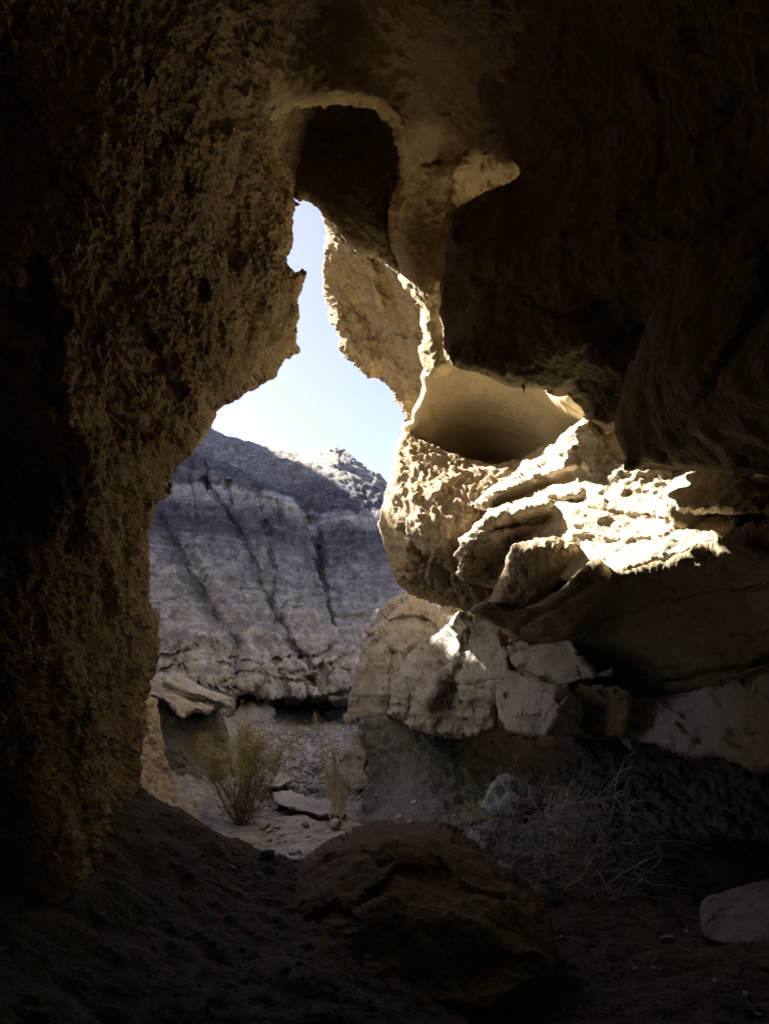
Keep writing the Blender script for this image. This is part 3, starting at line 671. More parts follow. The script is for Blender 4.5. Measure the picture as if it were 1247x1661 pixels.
tag(relief('boulder', [(760, 1378), (772, 1355), (790, 1342), (830, 1360), (862, 1385), (880, 1420), (884, 1460), (870, 1490), (820, 1450), (790, 1410)],
    [(765, 1375, 4.4), (790, 1345, 4.5), (850, 1380, 4.35), (880, 1450, 4.0), (830, 1420, 4.0)], M['stone'], thick=.4, rnd=(10, .14), step=2.5, jag=2, spec=RK, seed=99.0), 'pitted grey boulder leaning between the brown boulder and the dry brush', 'boulder')

# ------------------------------------------------------------------ the badlands hill
def hill_mat():
    m = bpy.data.materials.new('banded_badlands_clay'); m.use_nodes = True
    N = m.node_tree.nodes; L = m.node_tree.links; b = N['Principled BSDF']
    b.inputs['Roughness'].default_value = .97; b.inputs['Specular IOR Level'].default_value = .1
    g = N.new('ShaderNodeNewGeometry')
    n = N.new('ShaderNodeTexNoise'); n.inputs['Scale'].default_value = .55; n.inputs['Detail'].default_value = 7; n.inputs['Roughness'].default_value = .6
    mp = N.new('ShaderNodeMapping'); mp.inputs['Scale'].default_value = (1, 1, .55); L.new(g.outputs['Position'], mp.inputs[0]); L.new(mp.outputs[0], n.inputs['Vector'])
    sx = N.new('ShaderNodeSeparateXYZ'); L.new(g.outputs['Position'], sx.inputs[0])
    a1 = N.new('ShaderNodeMath'); a1.operation = 'MULTIPLY_ADD'; L.new(n.outputs['Fac'], a1.inputs[0]); a1.inputs[1].default_value = 1.8; L.new(sx.outputs['Z'], a1.inputs[2])
    mr = N.new('ShaderNodeMapRange'); mr.inputs[1].default_value = 1.3; mr.inputs[2].default_value = 16.3; L.new(a1.outputs[0], mr.inputs[0])
    r = N.new('ShaderNodeValToRGB'); L.new(mr.outputs[0], r.inputs[0])
    bands = [(0.0, (.50, .475, .43)), (.14, (.52, .495, .45)), (.20, (.46, .435, .395)), (.31, (.37, .355, .33)), (.36, (.19, .188, .198)), (.445, (.18, .18, .192)), (.462, (.42, .405, .37)), (.50, (.66, .635, .575)), (.522, (.54, .52, .47)), (.533, (.165, .165, .178)), (.645, (.19, .188, .196)), (.70, (.36, .34, .30)), (1.0, (.40, .37, .32))]
    while len(r.color_ramp.elements) < len(bands): r.color_ramp.elements.new(.5)
    for el, (p, c) in zip(r.color_ramp.elements, bands): el.position = p; el.color = lin(c)
    # pale wash streaks down the slope
    mp2 = N.new('ShaderNodeMapping'); mp2.inputs['Scale'].default_value = (1.6, 1.0, .22); L.new(g.outputs['Position'], mp2.inputs[0])
    n2 = N.new('ShaderNodeTexNoise'); n2.inputs['Scale'].default_value = 1.4; n2.inputs['Detail'].default_value = 8; n2.inputs['Roughness'].default_value = .7; L.new(mp2.outputs[0], n2.inputs['Vector'])
    m2 = N.new('ShaderNodeMapRange'); m2.inputs[1].default_value = .5; m2.inputs[2].default_value = .68; L.new(n2.outputs['Fac'], m2.inputs[0])
    m3 = N.new('ShaderNodeMapRange'); m3.inputs[1].default_value = 7.0; m3.inputs[2].default_value = 2.2; m3.inputs[3].default_value = .18; m3.inputs[4].default_value = .8; L.new(sx.outputs['Z'], m3.inputs[0])
    mm = N.new('ShaderNodeMath'); mm.operation = 'MULTIPLY'; L.new(m2.outputs[0], mm.inputs[0]); L.new(m3.outputs[0], mm.inputs[1])
    mx = N.new('ShaderNodeMix'); mx.data_type = 'RGBA'; L.new(mm.outputs[0], mx.inputs[0]); L.new(r.outputs[0], mx.inputs[6]); mx.inputs[7].default_value = (.56, .52, .45, 1)
    n3 = N.new('ShaderNodeTexNoise'); n3.inputs['Scale'].default_value = 9; n3.inputs['Detail'].default_value = 7; n3.inputs['Roughness'].default_value = .75; L.new(g.outputs['Position'], n3.inputs['Vector'])
    m4 = N.new('ShaderNodeMapRange'); m4.inputs[1].default_value = .3; m4.inputs[2].default_value = .7; m4.inputs[3].default_value = .5; m4.inputs[4].default_value = 1.45; L.new(n3.outputs['Fac'], m4.inputs[0])
    sc = N.new('ShaderNodeVectorMath'); sc.operation = 'SCALE'; L.new(mx.outputs[2], sc.inputs[0]); L.new(m4.outputs[0], sc.inputs['Scale'])
    def layer(scl, base, lo, hi, dlo, dhi, src):
        q = N.new('ShaderNodeMapping'); q.inputs['Scale'].default_value = scl; L.new(g.outputs['Position'], q.inputs[0])
        t = N.new('ShaderNodeTexNoise'); t.inputs['Scale'].default_value = base; t.inputs['Detail'].default_value = 5; t.inputs['Roughness'].default_value = .65; L.new(q.outputs[0], t.inputs['Vector'])
        k = N.new('ShaderNodeMapRange'); k.inputs[1].default_value = lo; k.inputs[2].default_value = hi; k.inputs[3].default_value = dlo; k.inputs[4].default_value = dhi; L.new(t.outputs['Fac'], k.inputs[0])
        o = N.new('ShaderNodeVectorMath'); o.operation = 'SCALE'; L.new(src, o.inputs[0]); L.new(k.outputs[0], o.inputs['Scale'])
        return o.outputs[0]
    at = N.new('ShaderNodeAttribute'); at.attribute_name = 'stain'
    def tint(col, lo, hi, rgb, src):
        k = N.new('ShaderNodeMapRange'); k.inputs[1].default_value = lo; k.inputs[2].default_value = hi; k.inputs[4].default_value = .6; L.new(at.outputs['Fac'], k.inputs[0])
        x = N.new('ShaderNodeMix'); x.data_type = 'RGBA'; L.new(k.outputs[0], x.inputs[0]); L.new(src, x.inputs[6]); x.inputs[7].default_value = rgb
        return x.outputs[2]
    c0 = tint('dark', -.1, -.9, (.15, .145, .15, 1), sc.outputs[0])         # dark shale washed down the gullies
    c0 = tint('pale', .1, .9, (.56, .52, .45, 1), c0)                       # bleached crests
    c = layer((.25, .25, 5.0), 1.0, .36, .62, .74, 1.18, c0)        # thin beds
    c = layer((2.2, 1.2, .35), 1.6, .36, .62, .6, 1.3, c)                    # darker and lighter lines down the slope
    L.new(c, b.inputs['Base Color'])
    bp = N.new('ShaderNodeBump'); bp.inputs['Strength'].default_value = 1.0; bp.inputs['Distance'].default_value = .2; L.new(n3.outputs['Fac'], bp.inputs['Height'])
    L.new(bp.outputs[0], b.inputs['Normal'])
    return m
M['hill'] = hill_mat()

HILL = [('f', .35, .4), ('r', (.9, .9, .25), .20), ('r', (2.4, 2.4, .6), .10), ('strata', (1, 1, 3.0), .08), ('r', (5, 5, 2), .04), ('n', 12, .02)]
hill = relief('hill', [(-900, 40), (-300, 100), (0, 285), (120, 462), (200, 603), (250, 658), (335, 690), (365, 705), (405, 718), (450, 728), (490, 737), (520, 731), (545, 725), (570, 738), (600, 765), (630, 787), (680, 815), (800, 860), (1000, 880), (1000, 1200), (-600, 1200)],  # unseen left ridge raised to cast shade over the visible slope
    [(340, 695, 44), (450, 730, 43), (545, 732, 41), (630, 790, 39), (800, 870, 36), (500, 790, 37), (560, 820, 33), (400, 750, 38), (600, 850, 31), (520, 930, 26.5), (600, 930, 26), (540, 1000, 21), (640, 1000, 21), (560, 1080, 17), (560, 1150, 15.5), (900, 1100, 17), (0, 300, 44), (-700, 50, 36), (-500, 700, 26), (-500, 1100, 12), (100, 900, 22), (150, 600, 42), (0, 1150, 12), (300, 1150, 15)],
    M['hill'], thick=14, rnd=(20, 3.5), step=2.6, jag=1.5, inset=6,
    creases=[([(500, 845), (515, 880), (518, 930), (525, 1000), (545, 1060)], 7, 1.5), ([(365, 705), (395, 740), (450, 790), (500, 840)], 16, .7), ([(600, 830), (605, 900), (600, 960)], 9, .3)],
    spec=HILL, seed=111.0)
tag(hill, kind='structure')
def terraces(P, Y):
    """ledges stepping down the foot of the hill"""
    q = np.c_[P / np.array([150., 60.]), np.full(len(P), 4.4)]
    u = (P[:, 1] - 1030) / 30.0 + 1.9 * fbm(q, 3) + (P[:, 0] - 400) / 260
    saw = u - np.floor(u)
    k = np.clip((P[:, 1] - 1015) / 40, 0, 1)
    side = .28 * fbm(np.c_[P[:, 0] / 26, P[:, 1] / 160, np.full(len(P), 9.1)], 3)
    return k * (.24 * (1 - saw ** 3) * np.clip(.8 + 1.4 * fbm(q * 2.3 + 7, 2), .2, 1.3) + 1.0 * side)
hillf = relief('hill_buttress', [(-600, 700), (100, 690), (250, 735), (300, 722), (340, 738), (385, 760), (430, 785), (465, 808), (488, 832), (500, 858), (508, 890), (516, 930), (522, 960), (535, 1000), (555, 1040), (580, 1072), (615, 1100),
    (615, 1128), (576, 1144), (540, 1137), (500, 1133), (455, 1137), (438, 1134), (425, 1128), (402, 1122), (385, 1126), (374, 1135), (368, 1152), (340, 1180), (230, 1190), (-600, 1190)],
    [(320, 730, 31), (385, 765, 30), (460, 808, 28.5), (495, 850, 27.5), (400, 830, 27), (300, 800, 27.5), (505, 930, 24), (430, 930, 22), (300, 930, 19.5), (260, 1000, 16), (400, 1010, 16.5), (500, 1020, 17), (560, 1070, 14.6), (450, 1075, 13.6), (300, 1080, 12), (250, 1150, 10.8), (360, 1140, 11.6), (560, 1130, 13.2), (470, 1125, 12.8), (610, 1115, 13.8), (-500, 800, 20), (-500, 1150, 9)],
    M['hill'], thick=3, rnd=(9, .7), step=2.3, jag=2.5, jagscale=9, extra=terraces,
    stain=[([(255, 835), (290, 905), (330, 975), (385, 1048)], 15, -1.0), ([(330, 780), (365, 830), (400, 885), (425, 960), (470, 1040)], 8, -.8), ([(440, 860), (436, 940), (440, 1010)], 7, -.6), ([(300, 840), (420, 870), (500, 900)], 22, -.5), ([(505, 900), (515, 960), (535, 1010)], 9, -.6),
           ([(235, 890), (265, 950), (310, 1020), (330, 1045)], 20, .9), ([(320, 890), (365, 960), (410, 1025)], 11, .8), ([(455, 1000), (500, 1015), (550, 1050)], 20, .8), ([(240, 1060), (330, 1075), (380, 1080)], 22, .5), ([(440, 1075), (560, 1095)], 12, .5), ([(300, 765), (380, 785), (450, 815), (485, 845)], 9, .7)],
    creases=[([(330, 780), (365, 830), (400, 885), (425, 960), (470, 1040), (500, 1080)], 6, .7), ([(255, 835), (290, 905), (330, 975), (385, 1050)], 9, .7), ([(430, 850), (440, 920), (435, 1000)], 6, .6), ([(320, 890), (365, 960), (410, 1025)], 12, -.5), ([(470, 870), (470, 960), (490, 1010)], 18, -.5), ([(310, 760), (306, 780), (313, 800), (318, 840)], 2.6, .35), ([(372, 778), (369, 795), (374, 815)], 2.6, .35), ([(332, 752), (338, 775), (334, 800)], 2.6, .4), ([(345, 765), (400, 785), (450, 808), (480, 825)], 6, -.35),
             ([(420, 790), (417, 810), (425, 830)], 2.6, .3), ([(450, 812), (452, 850)], 2.6, .3), ([(395, 900), (388, 950), (400, 1000)], 5, .3), ([(475, 880), (482, 930), (478, 990)], 5, .3), ([(300, 1062), (305, 1110), (300, 1130)], 3, .2), ([(375, 1070), (380, 1100)], 5, .4), ([(455, 1090), (462, 1130)], 7, .35), ([(522, 1085), (530, 1130)], 4, .35), ([(490, 1090), (500, 1128)], 3, .25)],
    spec=[('f', .5, .25), ('r', (1.0, 1.0, .18), .16), ('r', (2.6, 2.6, .4), .10), ('strata', (1, 1, 4), .07), ('block', (1.2, 1.2, 2.2), .03), ('r', (6, 6, 2.4), .035), ('n', 13, .018), ('n', 24, .012)], seed=117.0)
tag(hillf, kind='structure')

# hollow under the stepped foot of the hill
M['pale'] = rock_mat('pale_badlands_ledge', (.30, .285, .26), (.39, .37, .335), (.24, .225, .205), bump=1.0, fine=18, mid=5, streak=0)
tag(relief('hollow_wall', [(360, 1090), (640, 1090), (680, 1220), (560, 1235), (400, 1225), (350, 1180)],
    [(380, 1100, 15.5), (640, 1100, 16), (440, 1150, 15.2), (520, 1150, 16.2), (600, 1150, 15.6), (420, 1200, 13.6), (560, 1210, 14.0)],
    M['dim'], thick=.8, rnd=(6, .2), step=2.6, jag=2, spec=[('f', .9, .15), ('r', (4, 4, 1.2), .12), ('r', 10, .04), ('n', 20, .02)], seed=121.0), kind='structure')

tag(relief('rock_ledge', [(222, 1100), (240, 1090), (270, 1098), (300, 1104), (330, 1118), (362, 1130), (372, 1143), (350, 1148), (335, 1160), (315, 1155), (300, 1168), (285, 1158), (270, 1140), (248, 1130), (222, 1140)],
    [(235, 1095, 8.6), (300, 1110, 8.6), (365, 1138, 8.8), (300, 1150, 8.2), (240, 1128, 8.2), (340, 1150, 8.5)],
    M['pale'], thick=1.0, rnd=(6, .16), step=2.2, jag=2.5, jagscale=9, creases=[([(270, 1110), (310, 1122), (360, 1138)], 3, -.12), ([(285, 1128), (330, 1140)], 3, .12)], spec=[('f', 1.6, .08), ('strata', (1, 1, 9), .05), ('r', 8, .03), ('n', 20, .01)], seed=123.0), 'pale flaky ledge beside the left cave wall above the dark bank', 'rock')
tag(relief('earth_bank', [(236, 1150), (252, 1128), (280, 1145), (310, 1158), (345, 1150), (366, 1172), (376, 1215), (372, 1265), (360, 1310), (340, 1330), (240, 1320)],
    [(240, 1160, 8.3), (300, 1160, 8.7), (360, 1180, 9.0), (300, 1240, 8.3), (360, 1300, 8.3), (270, 1300, 7.8), (340, 1320, 7.9)],
    M['dim'], thick=1.0, rnd=(14, .3), step=2.6, jag=2.5, spec=[('f', 1.6, .08), ('r', 6, .04), ('r', 18, .02), ('n', 40, .008)], seed=125.0), 'dark grey crumbly bank below the flaky ledge', 'bank')
tag(relief('earth_bank', [(205, 1115), (228, 1130), (250, 1135), (262, 1180), (268, 1230), (274, 1262), (292, 1285), (318, 1298), (330, 1335), (332, 1370), (300, 1395), (180, 1400)],
    [(230, 1140, 6.8), (255, 1160, 6.9), (240, 1250, 6.3), (270, 1260, 6.5), (300, 1290, 6.5), (325, 1340, 6.0), (260, 1360, 5.4), (240, 1310, 5.8)],
    M['bank'], thick=.8, rnd=(8, .15), step=2.4, jag=2.5, spec=[('f', 2, .06), ('r', 9, .03), ('r', 24, .016), ('n', 50, .006)], seed=127.0), 'tan gravelly bank at the foot of the left cave wall', 'bank')
tag(relief('talus_slope', [(375, 1165), (400, 1120), (425, 1118), (440, 1145), (445, 1175), (480, 1190), (540, 1200), (600, 1185), (620, 1230), (560, 1290), (420, 1300), (370, 1250)],
    [(400, 1130, 13), (430, 1150, 12.6), (445, 1185, 12.2), (540, 1200, 12.2), (500, 1230, 10.6), (420, 1230, 10.8), (450, 1285, 8.6), (560, 1280, 8.8), (600, 1200, 12), (390, 1200, 11.2)],
    M['stone'], thick=.8, rnd=(8, .2), step=2.4, jag=3, spec=[('f', .9, .22), ('r', (3, 3, 1.5), .10), ('r', (6, 6, 2), .05), ('r', 16, .03), ('n', 34, .014)], seed=129.0), 'blue grey talus slope of loose chips below the dark hollow', 'slope')
tag(relief('boulder', [(548, 1215), (572, 1195), (596, 1178), (606, 1190), (600, 1215), (592, 1250), (600, 1275), (575, 1285), (552, 1270), (550, 1240)],
    [(555, 1220, 9.0), (600, 1185, 9.2), (575, 1240, 8.6), (590, 1270, 8.3), (555, 1265, 8.7)], M['pale'], thick=.6, rnd=(6, .12), step=2.2, jag=2.5, jagscale=9, spec=RK, seed=131.0), 'pale angular boulder leaning at the foot of the pillars', 'boulder')

unseen_canyon_wall()
def bluff_front():
    def sheet(x0, x1, z0, z1, yf, nx, nz):
        X, Z = np.meshgrid(np.linspace(x0, x1, nx), np.linspace(z0, z1, nz))
        Yv = np.vectorize(yf)(X, Z)
        f_ = np.stack([X.ravel(), Yv.ravel(), Z.ravel()], 1); b_ = f_.copy(); b_[:, 1] -= 1.5
        i = np.arange(X.size).reshape(X.shape)
        q = np.stack([i[:-1, :-1], i[:-1, 1:], i[1:, 1:], i[1:, :-1]], -1).reshape(-1, 4)
        q = np.concatenate([q[:, [0, 2, 1]], q[:, [0, 3, 2]]])
        ring = np.concatenate([i[0, :-1], i[:-1, -1], i[-1, :0:-1], i[:0:-1, 0]]); nb = np.roll(ring, -1); n = len(f_)
        F = np.concatenate([q, q[:, ::-1] + n, np.stack([ring, nb, nb + n], 1), np.stack([ring, nb + n, ring + n], 1)])
        V = np.concatenate([f_, b_])
        return V, F
    V1, F1 = sheet(-45, -2.4, -1, 15, lambda x, z: 4.3 - .22 * z + .12 * (x + 2.4) * .3, 110, 50)
    V2, F2 = sheet(-2.6, 45, 6.4, 15, lambda x, z: 6.6 - .25 * (z - 6.4) + .03 * max(0, x), 110, 40)
    for k, (V, F) in enumerate(((V1, F1), (V2, F2))):
        V = displaced(V, F, [('f', .35, .5), ('r', 1.2, .15)], 170. + k)
        tag(link_mesh('bluff_front', V, F, M['pale'], origin=False), kind='structure')
bluff_front()

# ------------------------------------------------------------------ small things
from mathutils.bvhtree import BVHTree
def bvh_of(*objs):
    V = []; F = []; b = 0
    for o in objs:
        me = o.data; n = len(me.vertices)
        v = np.empty(n * 3, np.float32); me.vertices.foreach_get('co', v); v = v.reshape(-1, 3) + np.array(o.location, np.float32)
        V.append(v)
        for p in me.polygons: F.append([i + b for i in p.vertices])
        b += n
    V = np.concatenate(V)
    return BVHTree.FromPolygons([tuple(x) for x in V.tolist()], F)
def seen(tree, px, py):
    """the point of a surface that the photograph shows at a pixel"""
    d = Vector(((px - CX) / FPX, 1, (HOR - py) / FPX)).normalized()
    h = tree.ray_cast(Vector((0, 0, ZC)), d)
    return h[0], h[1]

class MB:
    def __init__(self): self.v = []; self.f = []
    def tube(self, pts, r0, r1, k=4):
        pts = [Vector(p) for p in pts]; b = len(self.v); n = len(pts)
        for i, p in enumerate(pts):
            t = (pts[min(i + 1, n - 1)] - pts[max(i - 1, 0)])
            if t.length < 1e-9: t = Vector((0, 0, 1))
            t.normalize()
            u = t.orthogonal().normalized(); w = t.cross(u)
            r = r0 + (r1 - r0) * i / (n - 1)
            for j in range(k):
                a_ = 2 * math.pi * j / k
                self.v.append(p + u * (r * math.cos(a_)) + w * (r * math.sin(a_)))
        for i in range(n - 1):
            for j in range(k):
                self.f.append((b + i * k + j, b + i * k + (j + 1) % k, b + (i + 1) * k + (j + 1) % k, b + (i + 1) * k + j))
        self.f.append(tuple(b + j for j in reversed(range(k)))); self.f.append(tuple(b + (n - 1) * k + j for j in range(k)))
    def blade(self, p, d, L, w):
        p = Vector(p); d = Vector(d).normalized(); u = d.orthogonal().normalized()
        u.rotate(Matrix.Rotation(random.random() * 6.28, 3, d))
        b = len(self.v)
        self.v += [p - u * w * .5, p + u * w * .5, p + d * L * .6 + u * w * .4, p + d * L, p + d * L * .6 - u * w * .4]
        self.f.append((b, b + 1, b + 2, b + 3, b + 4))
    def build(self, name, mat, parent=None, origin=False):
        return link_mesh(name, np.array([tuple(x) for x in self.v]), self.f, mat, parent, smooth=True, origin=origin)

def empty(name, loc, label, cat, group=None):
    o = bpy.data.objects.new(name, None); COL.objects.link(o); o.location = loc; o.empty_display_size = .1
    return tag(o, label, cat, group)
def rnd_dir(up=0.0):
    v = Vector((random.gauss(0, 1), random.gauss(0, 1), random.gauss(0, 1) + up))
    return v.normalized()
def wander(p, d, L, n=6, bend=.25, up=0.0):
    pts = [Vector(p)]; d = Vector(d).normalized()
    for i in range(n):
        d = (d + rnd_dir() * bend + Vector((0, 0, up))).normalized()
        pts.append(pts[-1] + d * L / n)
    return pts

def lumpy(seed, r=1.0, sub=2):
    bm = bmesh.new(); bmesh.ops.create_icosphere(bm, subdivisions=sub, radius=1)
    v = np.array([tuple(x.co) for x in bm.verts]); f = np.array([[q.index for q in x.verts] for x in bm.faces]); bm.free()
    # knock flat facets off the ball so that it reads as broken stone
    rs = np.random.RandomState(int(seed))
    for k in range(9):
        n = rs.normal(size=3); n /= np.linalg.norm(n); c = rs.uniform(.42, .78)
        d = v @ n; v = v - np.outer(np.clip(d - c, 0, None), n)
    v = v * (1 + .10 * pn(v * 2.1 + seed))[:, None]
    return v * r, f
STONE_MESH = []
for k in range(6):
    v, f = lumpy(k + 3, 1.0, 3 if k < 3 else 2)
    v = v * np.array([1, .8, .6])
    me = bpy.data.meshes.new('stone'); me.from_pydata(v.tolist(), [], f.tolist()); me.materials.append(M['stone'] if k % 2 else M['pale'])
    me.polygons.foreach_set('use_smooth', np.ones(len(me.polygons), bool)); STONE_MESH.append(me)

ground_o = bpy.data.objects['ground']; talus_o = bpy.data.objects['talus_slope']
T_floor = bvh_of(ground_o, talus_o, bpy.data.objects['earth_bank'], bpy.data.objects['earth_bank.001'], under)
def stone(px, py, size, label, group, tree=T_floor, name='stone', cat='stone'):
    h, n = seen(tree, px, py)
    if h is None: return
    o = bpy.data.objects.new(name, random.choice(STONE_MESH)); COL.objects.link(o)
    o.location = h + Vector((0, 0, size * .25)); s_ = size
    o.scale = (s_ * random.uniform(.8, 1.2), s_ * random.uniform(.8, 1.2), s_ * random.uniform(.7, 1.1))
    o.rotation_euler = (random.uniform(-.4, .4), random.uniform(-.4, .4), random.uniform(0, 6.28))
    return tag(o, label, cat, group)
for k in range(34):
    stone(random.uniform(430, 550), random.uniform(1285, 1400), random.uniform(.015, .05), 'small grey stone lying on the wash floor outside the cave', 'stones on the wash floor')
for k, (px_, py_) in enumerate([(436, 1292), (452, 1316), (478, 1338), (520, 1330), (545, 1345), (560, 1362), (430, 1345), (505, 1285), (535, 1298), (470, 1280)]):
    stone(px_, py_, random.uniform(.05, .11), 'fist to head sized grey rock lying among the slabs of the wash', 'larger rocks in the wash', cat='rock')
for k in range(14):
    stone(random.uniform(900, 1240), random.uniform(1500, 1650), random.uniform(.008, .022), 'small stone on the sandy floor near the squarish grey boulder', 'stones on the sandy cave floor')
for k in range(12):
    stone(random.uniform(250, 430), random.uniform(1385, 1430), random.uniform(.012, .035), 'small dark stone on the cave floor below the left wall', 'stones below the left wall')
for k in range(12):
    stone(random.uniform(600, 790), random.uniform(1290, 1345), random.uniform(.02, .05), 'small stone on the slope behind the large brown boulder', 'stones behind the brown boulder')

stone(1085, 1530, .045, 'largest rounded stone on the sandy floor left of the squarish boulder', None)
# loose chips: gravel on the talus, the wash and the cave floor
def gravel(name, label, n, region, size, mat, tree):
    base = [lumpy(50 + k, 1.0, 1) for k in range(4)]
    Vs, Fs, b = [], [], 0
    for k in range(n):
        px, py = region()
        h, nn = seen(tree, px, py)
        if h is None: continue
        v, f = base[k % 4]
        r = size * random.uniform(.4, 1.3) 
        rot = np.array(Matrix.Rotation(random.random() * 6.28, 3, rnd_dir()))
        Vs.append((v * np.array([1, .8, .6])) @ rot.T * r + np.array(h + nn * r * .2)); Fs.append(f + b); b += len(v)
    o = link_mesh(name, np.concatenate(Vs), np.concatenate(Fs), mat, origin=False)
    return tag(o, label, None, None, 'stuff')
gravel('talus_chips', 'loose blue grey chips strewn over the talus slope', 1500, lambda: (random.uniform(390, 590), random.uniform(1170, 1300)), .034, M['stone'], T_floor)
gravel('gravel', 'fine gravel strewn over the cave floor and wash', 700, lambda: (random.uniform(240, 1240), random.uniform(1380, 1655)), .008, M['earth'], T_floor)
T_hill = bvh_of(hill, hillf)
gravel('hill_chips', 'grey chips scattered down the dark hill slope', 170, lambda: (lambda t: (480 + 60 * t + random.gauss(0, 16), 770 + 45 * t + random.gauss(0, 12)))(random.random()), .08, M['stone'], T_hill)
for k, (px, py, r) in enumerate([(524, 731, .28), (538, 728, .34), (551, 729, .42), (562, 733, .30), (572, 740, .38), (583, 748, .42), (592, 754, .30)]):
    h, n = seen(T_hill, px, py + 4)
    if h is None: continue
    o = bpy.data.objects.new('cap_rock', STONE_MESH[k % 6]); COL.objects.link(o)
    o.location = h + Vector((0, .05, -.02)); o.scale = (r * .85, r * .65, r * .42); o.rotation_euler = (0, .3, k * 1.3)
    tag(o, ['leftmost', 'second', 'third', 'fourth', 'fifth', 'sixth', 'rightmost'][k] + (' small cap rock' if k in (0, 6) else ' small cap rock from the left') + ' on the skyline peak of the hill', 'rock', 'cap rocks on the hill peak')

# pale flat slabs stepping down the wash
WS = [('f', 2, .05), ('strata', (1, 1, 14), .02), ('r', 9, .018), ('n', 26, .006)]
for out, ctrl, sd, lab in [
    ([(425, 1262), (438, 1252), (455, 1248), (470, 1258), (478, 1268), (455, 1278), (430, 1276)], [(430, 1268, 8.2), (455, 1250, 8.4), (475, 1268, 8.2), (450, 1275, 8.0)], 151., 'pale stone step at the head of the wash'),
    ([(440, 1284), (470, 1282), (505, 1296), (545, 1300), (560, 1322), (520, 1324), (470, 1312), (446, 1302)], [(445, 1295, 7.6), (500, 1296, 7.7), (550, 1310, 7.4), (500, 1315, 7.2)], 153., 'long pale tilted slab across the wash'),
    ([(455, 1325), (490, 1322), (530, 1332), (540, 1352), (500, 1362), (465, 1356)], [(460, 1345, 6.9), (500, 1325, 7.0), (535, 1345, 6.8), (500, 1358, 6.5)], 155., 'grey lumpy slab below the long tilted slab'),
    ([(440, 1382), (460, 1370), (500, 1366), (520, 1376), (510, 1396), (470, 1402), (445, 1398)], [(445, 1388, 5.8), (490, 1368, 6.0), (515, 1385, 5.8), (480, 1398, 5.5)], 157., 'flat pale slab nearest the cave mouth')]:
    tag(relief('stone_slab', out, ctrl, M['pale'], thick=.5, rnd=(6, .10), step=2.2, jag=2.5, jagscale=9, spec=WS, seed=sd), lab, 'rock')

# dark scratched marks on the pale block: worn strokes, part of the block
T_block = bvh_of(inscribed)
M['mark'] = plain_mat('dark_scratch', (.035, .03, .025), (.06, .05, .04))
strokes = [[(836, 1166), (839, 1157), (842, 1165)], [(838, 1162), (841, 1162)], [(846, 1157), (845, 1165)], [(846, 1157), (850, 1159), (846, 1161), (850, 1165)], [(853, 1156), (853, 1164)], [(853, 1160), (857, 1159)], [(858, 1156), (857, 1164)],
    [(861, 1163), (864, 1155), (866, 1162)], [(869, 1155), (868, 1161), (872, 1162), (872, 1155)], [(868, 1168), (871, 1164)], [(875, 1162), (877, 1158), (878, 1163)]]
for st in strokes:
    pts = []
    for (ax, ay), (bx, by) in zip(st[:-1], st[1:]):
        for t in (0, .5): 
            h, n = seen(T_block, ax + (bx - ax) * t + random.uniform(-.3, .3), ay + (by - ay) * t)
            if h is not None: pts.append(h)
    h, n = seen(T_block, *st[-1])
    if h is not None: pts.append(h)
    if len(pts) > 1:
        mb = MB(); mb.tube([p - Vector(inscribed.location) for p in pts], .0028, .0022, 5)
        mb.build('scratch_mark', M['mark'], inscribed)

# ------------------------------------------------------------------ plants
M['stem'] = plain_mat('dry_stem', (.16, .12, .08), (.26, .21, .15))
M['twig'] = plain_mat('weathered_twig', (.42, .39, .33), (.60, .56, .48), 18)
M['leaf'] = plain_mat('yellow_green_leaf', (.36, .31, .12), (.46, .40, .17), 9, .7)
M['straw'] = plain_mat('dry_straw', (.42, .36, .25), (.58, .50, .36), 12)

def shrub(loc, H, W):
    root = empty('shrub', loc, 'yellow green shrub with bare lower branches beside the dark bank', 'shrub')
    fol = MB(); tw = MB()
    for k in range(13):
        a_ = random.uniform(0, 6.28); sp = random.uniform(.1, .75)
        d = Vector((math.cos(a_) * sp + .06, math.sin(a_) * sp, 1))
        pts = wander((random.uniform(-.04, .04), random.uniform(-.04, .04), -.03), d, H * random.uniform(.55, .85), 7, .22, .05)
        m = MB(); m.tube(pts, .010 * random.uniform(.6, 1.3), .003, 5); m.build('stem', M['stem'], root)
        for q in pts[2:]:
            for j in range(9):
                b_ = wander(q, rnd_dir(.9), random.uniform(.10, .24), 4, .3, .08)
                tw.tube(b_, .0022, .0009, 3)
                hi = b_[-1].z > H * .42
                for c in b_[1:]:
                    for i in range(8 if hi else 1):
                        fol.blade(c + rnd_dir() * .02, rnd_dir(1.0), random.uniform(.018, .045), .0026)
    for k in range(150):   # bare brown twigs low down
        a_ = random.uniform(0, 6.28)
        tw.tube(wander((random.gauss(0, .10), random.gauss(0, .08), random.uniform(0, .15)), (math.cos(a_), math.sin(a_), random.uniform(.1, 1.2)), random.uniform(.15, .38), 5, .3), .0025, .0008, 3)
    tag(tw.build('bare_twigs', M['stem'], root), kind='stuff')
    tag(fol.build('foliage', M['leaf'], root), kind='stuff')
    return root
h, n = seen(T_floor, 392, 1338)
shrub(h, 1.08, .5)

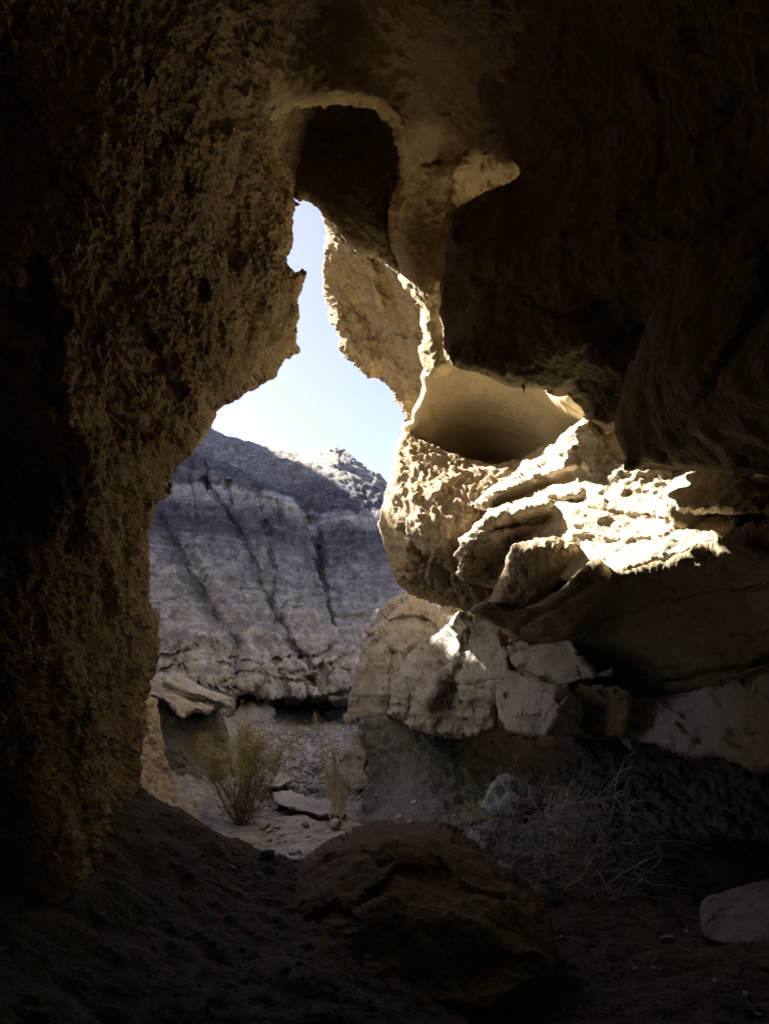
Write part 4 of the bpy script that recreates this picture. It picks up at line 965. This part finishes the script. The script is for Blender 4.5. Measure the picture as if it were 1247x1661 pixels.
def reed(px, py, top_px, top_py, n, label, spread=.05):
    h, nn = seen(T_floor, px, py)
    root = empty('dry_reed', h, label, 'reed', 'dry reeds in the wash')
    H = ((py - top_py) / FPX) * h.y; lean = (top_px - px) / FPX * h.y
    for k in range(n):
        L = H * (1 if k == 0 else random.uniform(.55, .95))
        d = Vector((lean / H + (0 if k == 0 else random.gauss(0, .12)), random.gauss(0, .1), 1))
        b0 = Vector((random.gauss(0, spread), random.gauss(0, spread), -.02))
        pts = wander(b0, d, L, 8, .035)
        m = MB(); m.tube(pts, .006, .0025, 4); st = m.build('stem', M['straw'], root)
        pl = MB()
        for i in range(110 if k == 0 else 60):
            t = random.uniform(.62, 1.0); c = pts[int(t * 8)].lerp(pts[min(8, int(t * 8) + 1)], (t * 8) % 1)
            w_ = (1.05 - t) * .22
            pl.tube(wander(c, rnd_dir(.9), random.uniform(.03, .06) + w_ * .35, 3, .35), .0014, .0007, 3)
            pl.blade(c + rnd_dir(.5) * w_ * .4, rnd_dir(1.2), random.uniform(.02, .04), .004)
        tag(pl.build('seed_head', M['straw'], root), kind='stuff')
    for k in range(5):
        lf = MB()
        for j in range(5): lf.blade((random.gauss(0, spread), random.gauss(0, spread), random.uniform(0, .2)), (random.gauss(0, .4), random.gauss(0, .4), 1), random.uniform(.2, .45), .008)
        lf.build('leaf', M['straw'], root)
reed(548, 1322, 512, 1152, 2, 'tallest dry reed leaning left with a feathery pale head', .02)
reed(552, 1336, 548, 1196, 7, 'clump of upright dry reeds at the foot of the pillars', .05)

def brush_heap():
    root = empty('dry_brush', (0, 0, 0), 'tangled heap of dry grey branches piled beside the pitted boulder', 'brush')
    mass = MB(); nb = 0
    h0, _ = seen(T_floor, 930, 1480)
    root.location = h0
    for k in range(430):
        u = random.random(); px = random.gauss(915, 70); py = random.uniform(1295, 1480)
        if px < 800 or px > 1045: continue
        Y = 4.55 - (py - 1300) / 180 * .55 + random.uniform(-.18, .12)
        p = Vector(world_pt(px, py, Y)) - h0
        d = Vector((random.gauss(.2, 1), random.gauss(0, .5), random.gauss(-.1, .65)))
        L = random.uniform(.12, .42)
        pts = wander(p, d, L, 7, .33)
        r = random.choice([.0016, .002, .003, .0055])
        big = r > .002 and nb < 90
        if big:
            m = MB(); m.tube(pts, r, r * .45, 4)
            for q in pts[2:6:2]: m.tube(wander(q, d.normalized() + rnd_dir() * .9, L * .4, 4, .3), r * .6, r * .3, 3)
            m.build('branch', M['twig'], root); nb += 1
        else:
            mass.tube(pts, r, r * .5, 3)
            for q in pts[1:6]:
                if random.random() < .6: mass.tube(wander(q, d.normalized() + rnd_dir() * .9, L * .35, 3, .3), r * .6, r * .3, 3)
    tag(mass.build('fine_twigs', M['twig'], root), kind='stuff')
brush_heap()

def tuft(px, py, n, H, label, tree=T_floor):
    h, nn = seen(tree, px, py)
    root = empty('grass_tuft', h, label, 'grass')
    m = MB()
    for k in range(n):
        m.tube(wander((random.gauss(0, .05), random.gauss(0, .04), 0), (random.gauss(0, .6), random.gauss(0, .4), 1), H * random.uniform(.4, 1), 4, .2), .0016, .0006, 3)
    tag(m.build('blades', M['straw'], root), kind='stuff')
tuft(745, 1338, 60, .16, 'dry straw tuft between the brown boulder and the grey boulders')
tuft(775, 1330, 60, .16, 'dry straw tuft left of the jagged grey boulder')
tuft(500, 1398, 26, .10, 'sparse dry tuft on the flat slab at the cave mouth')
tuft(420, 1372, 40, .12, 'low dry tuft in front of the shrub')
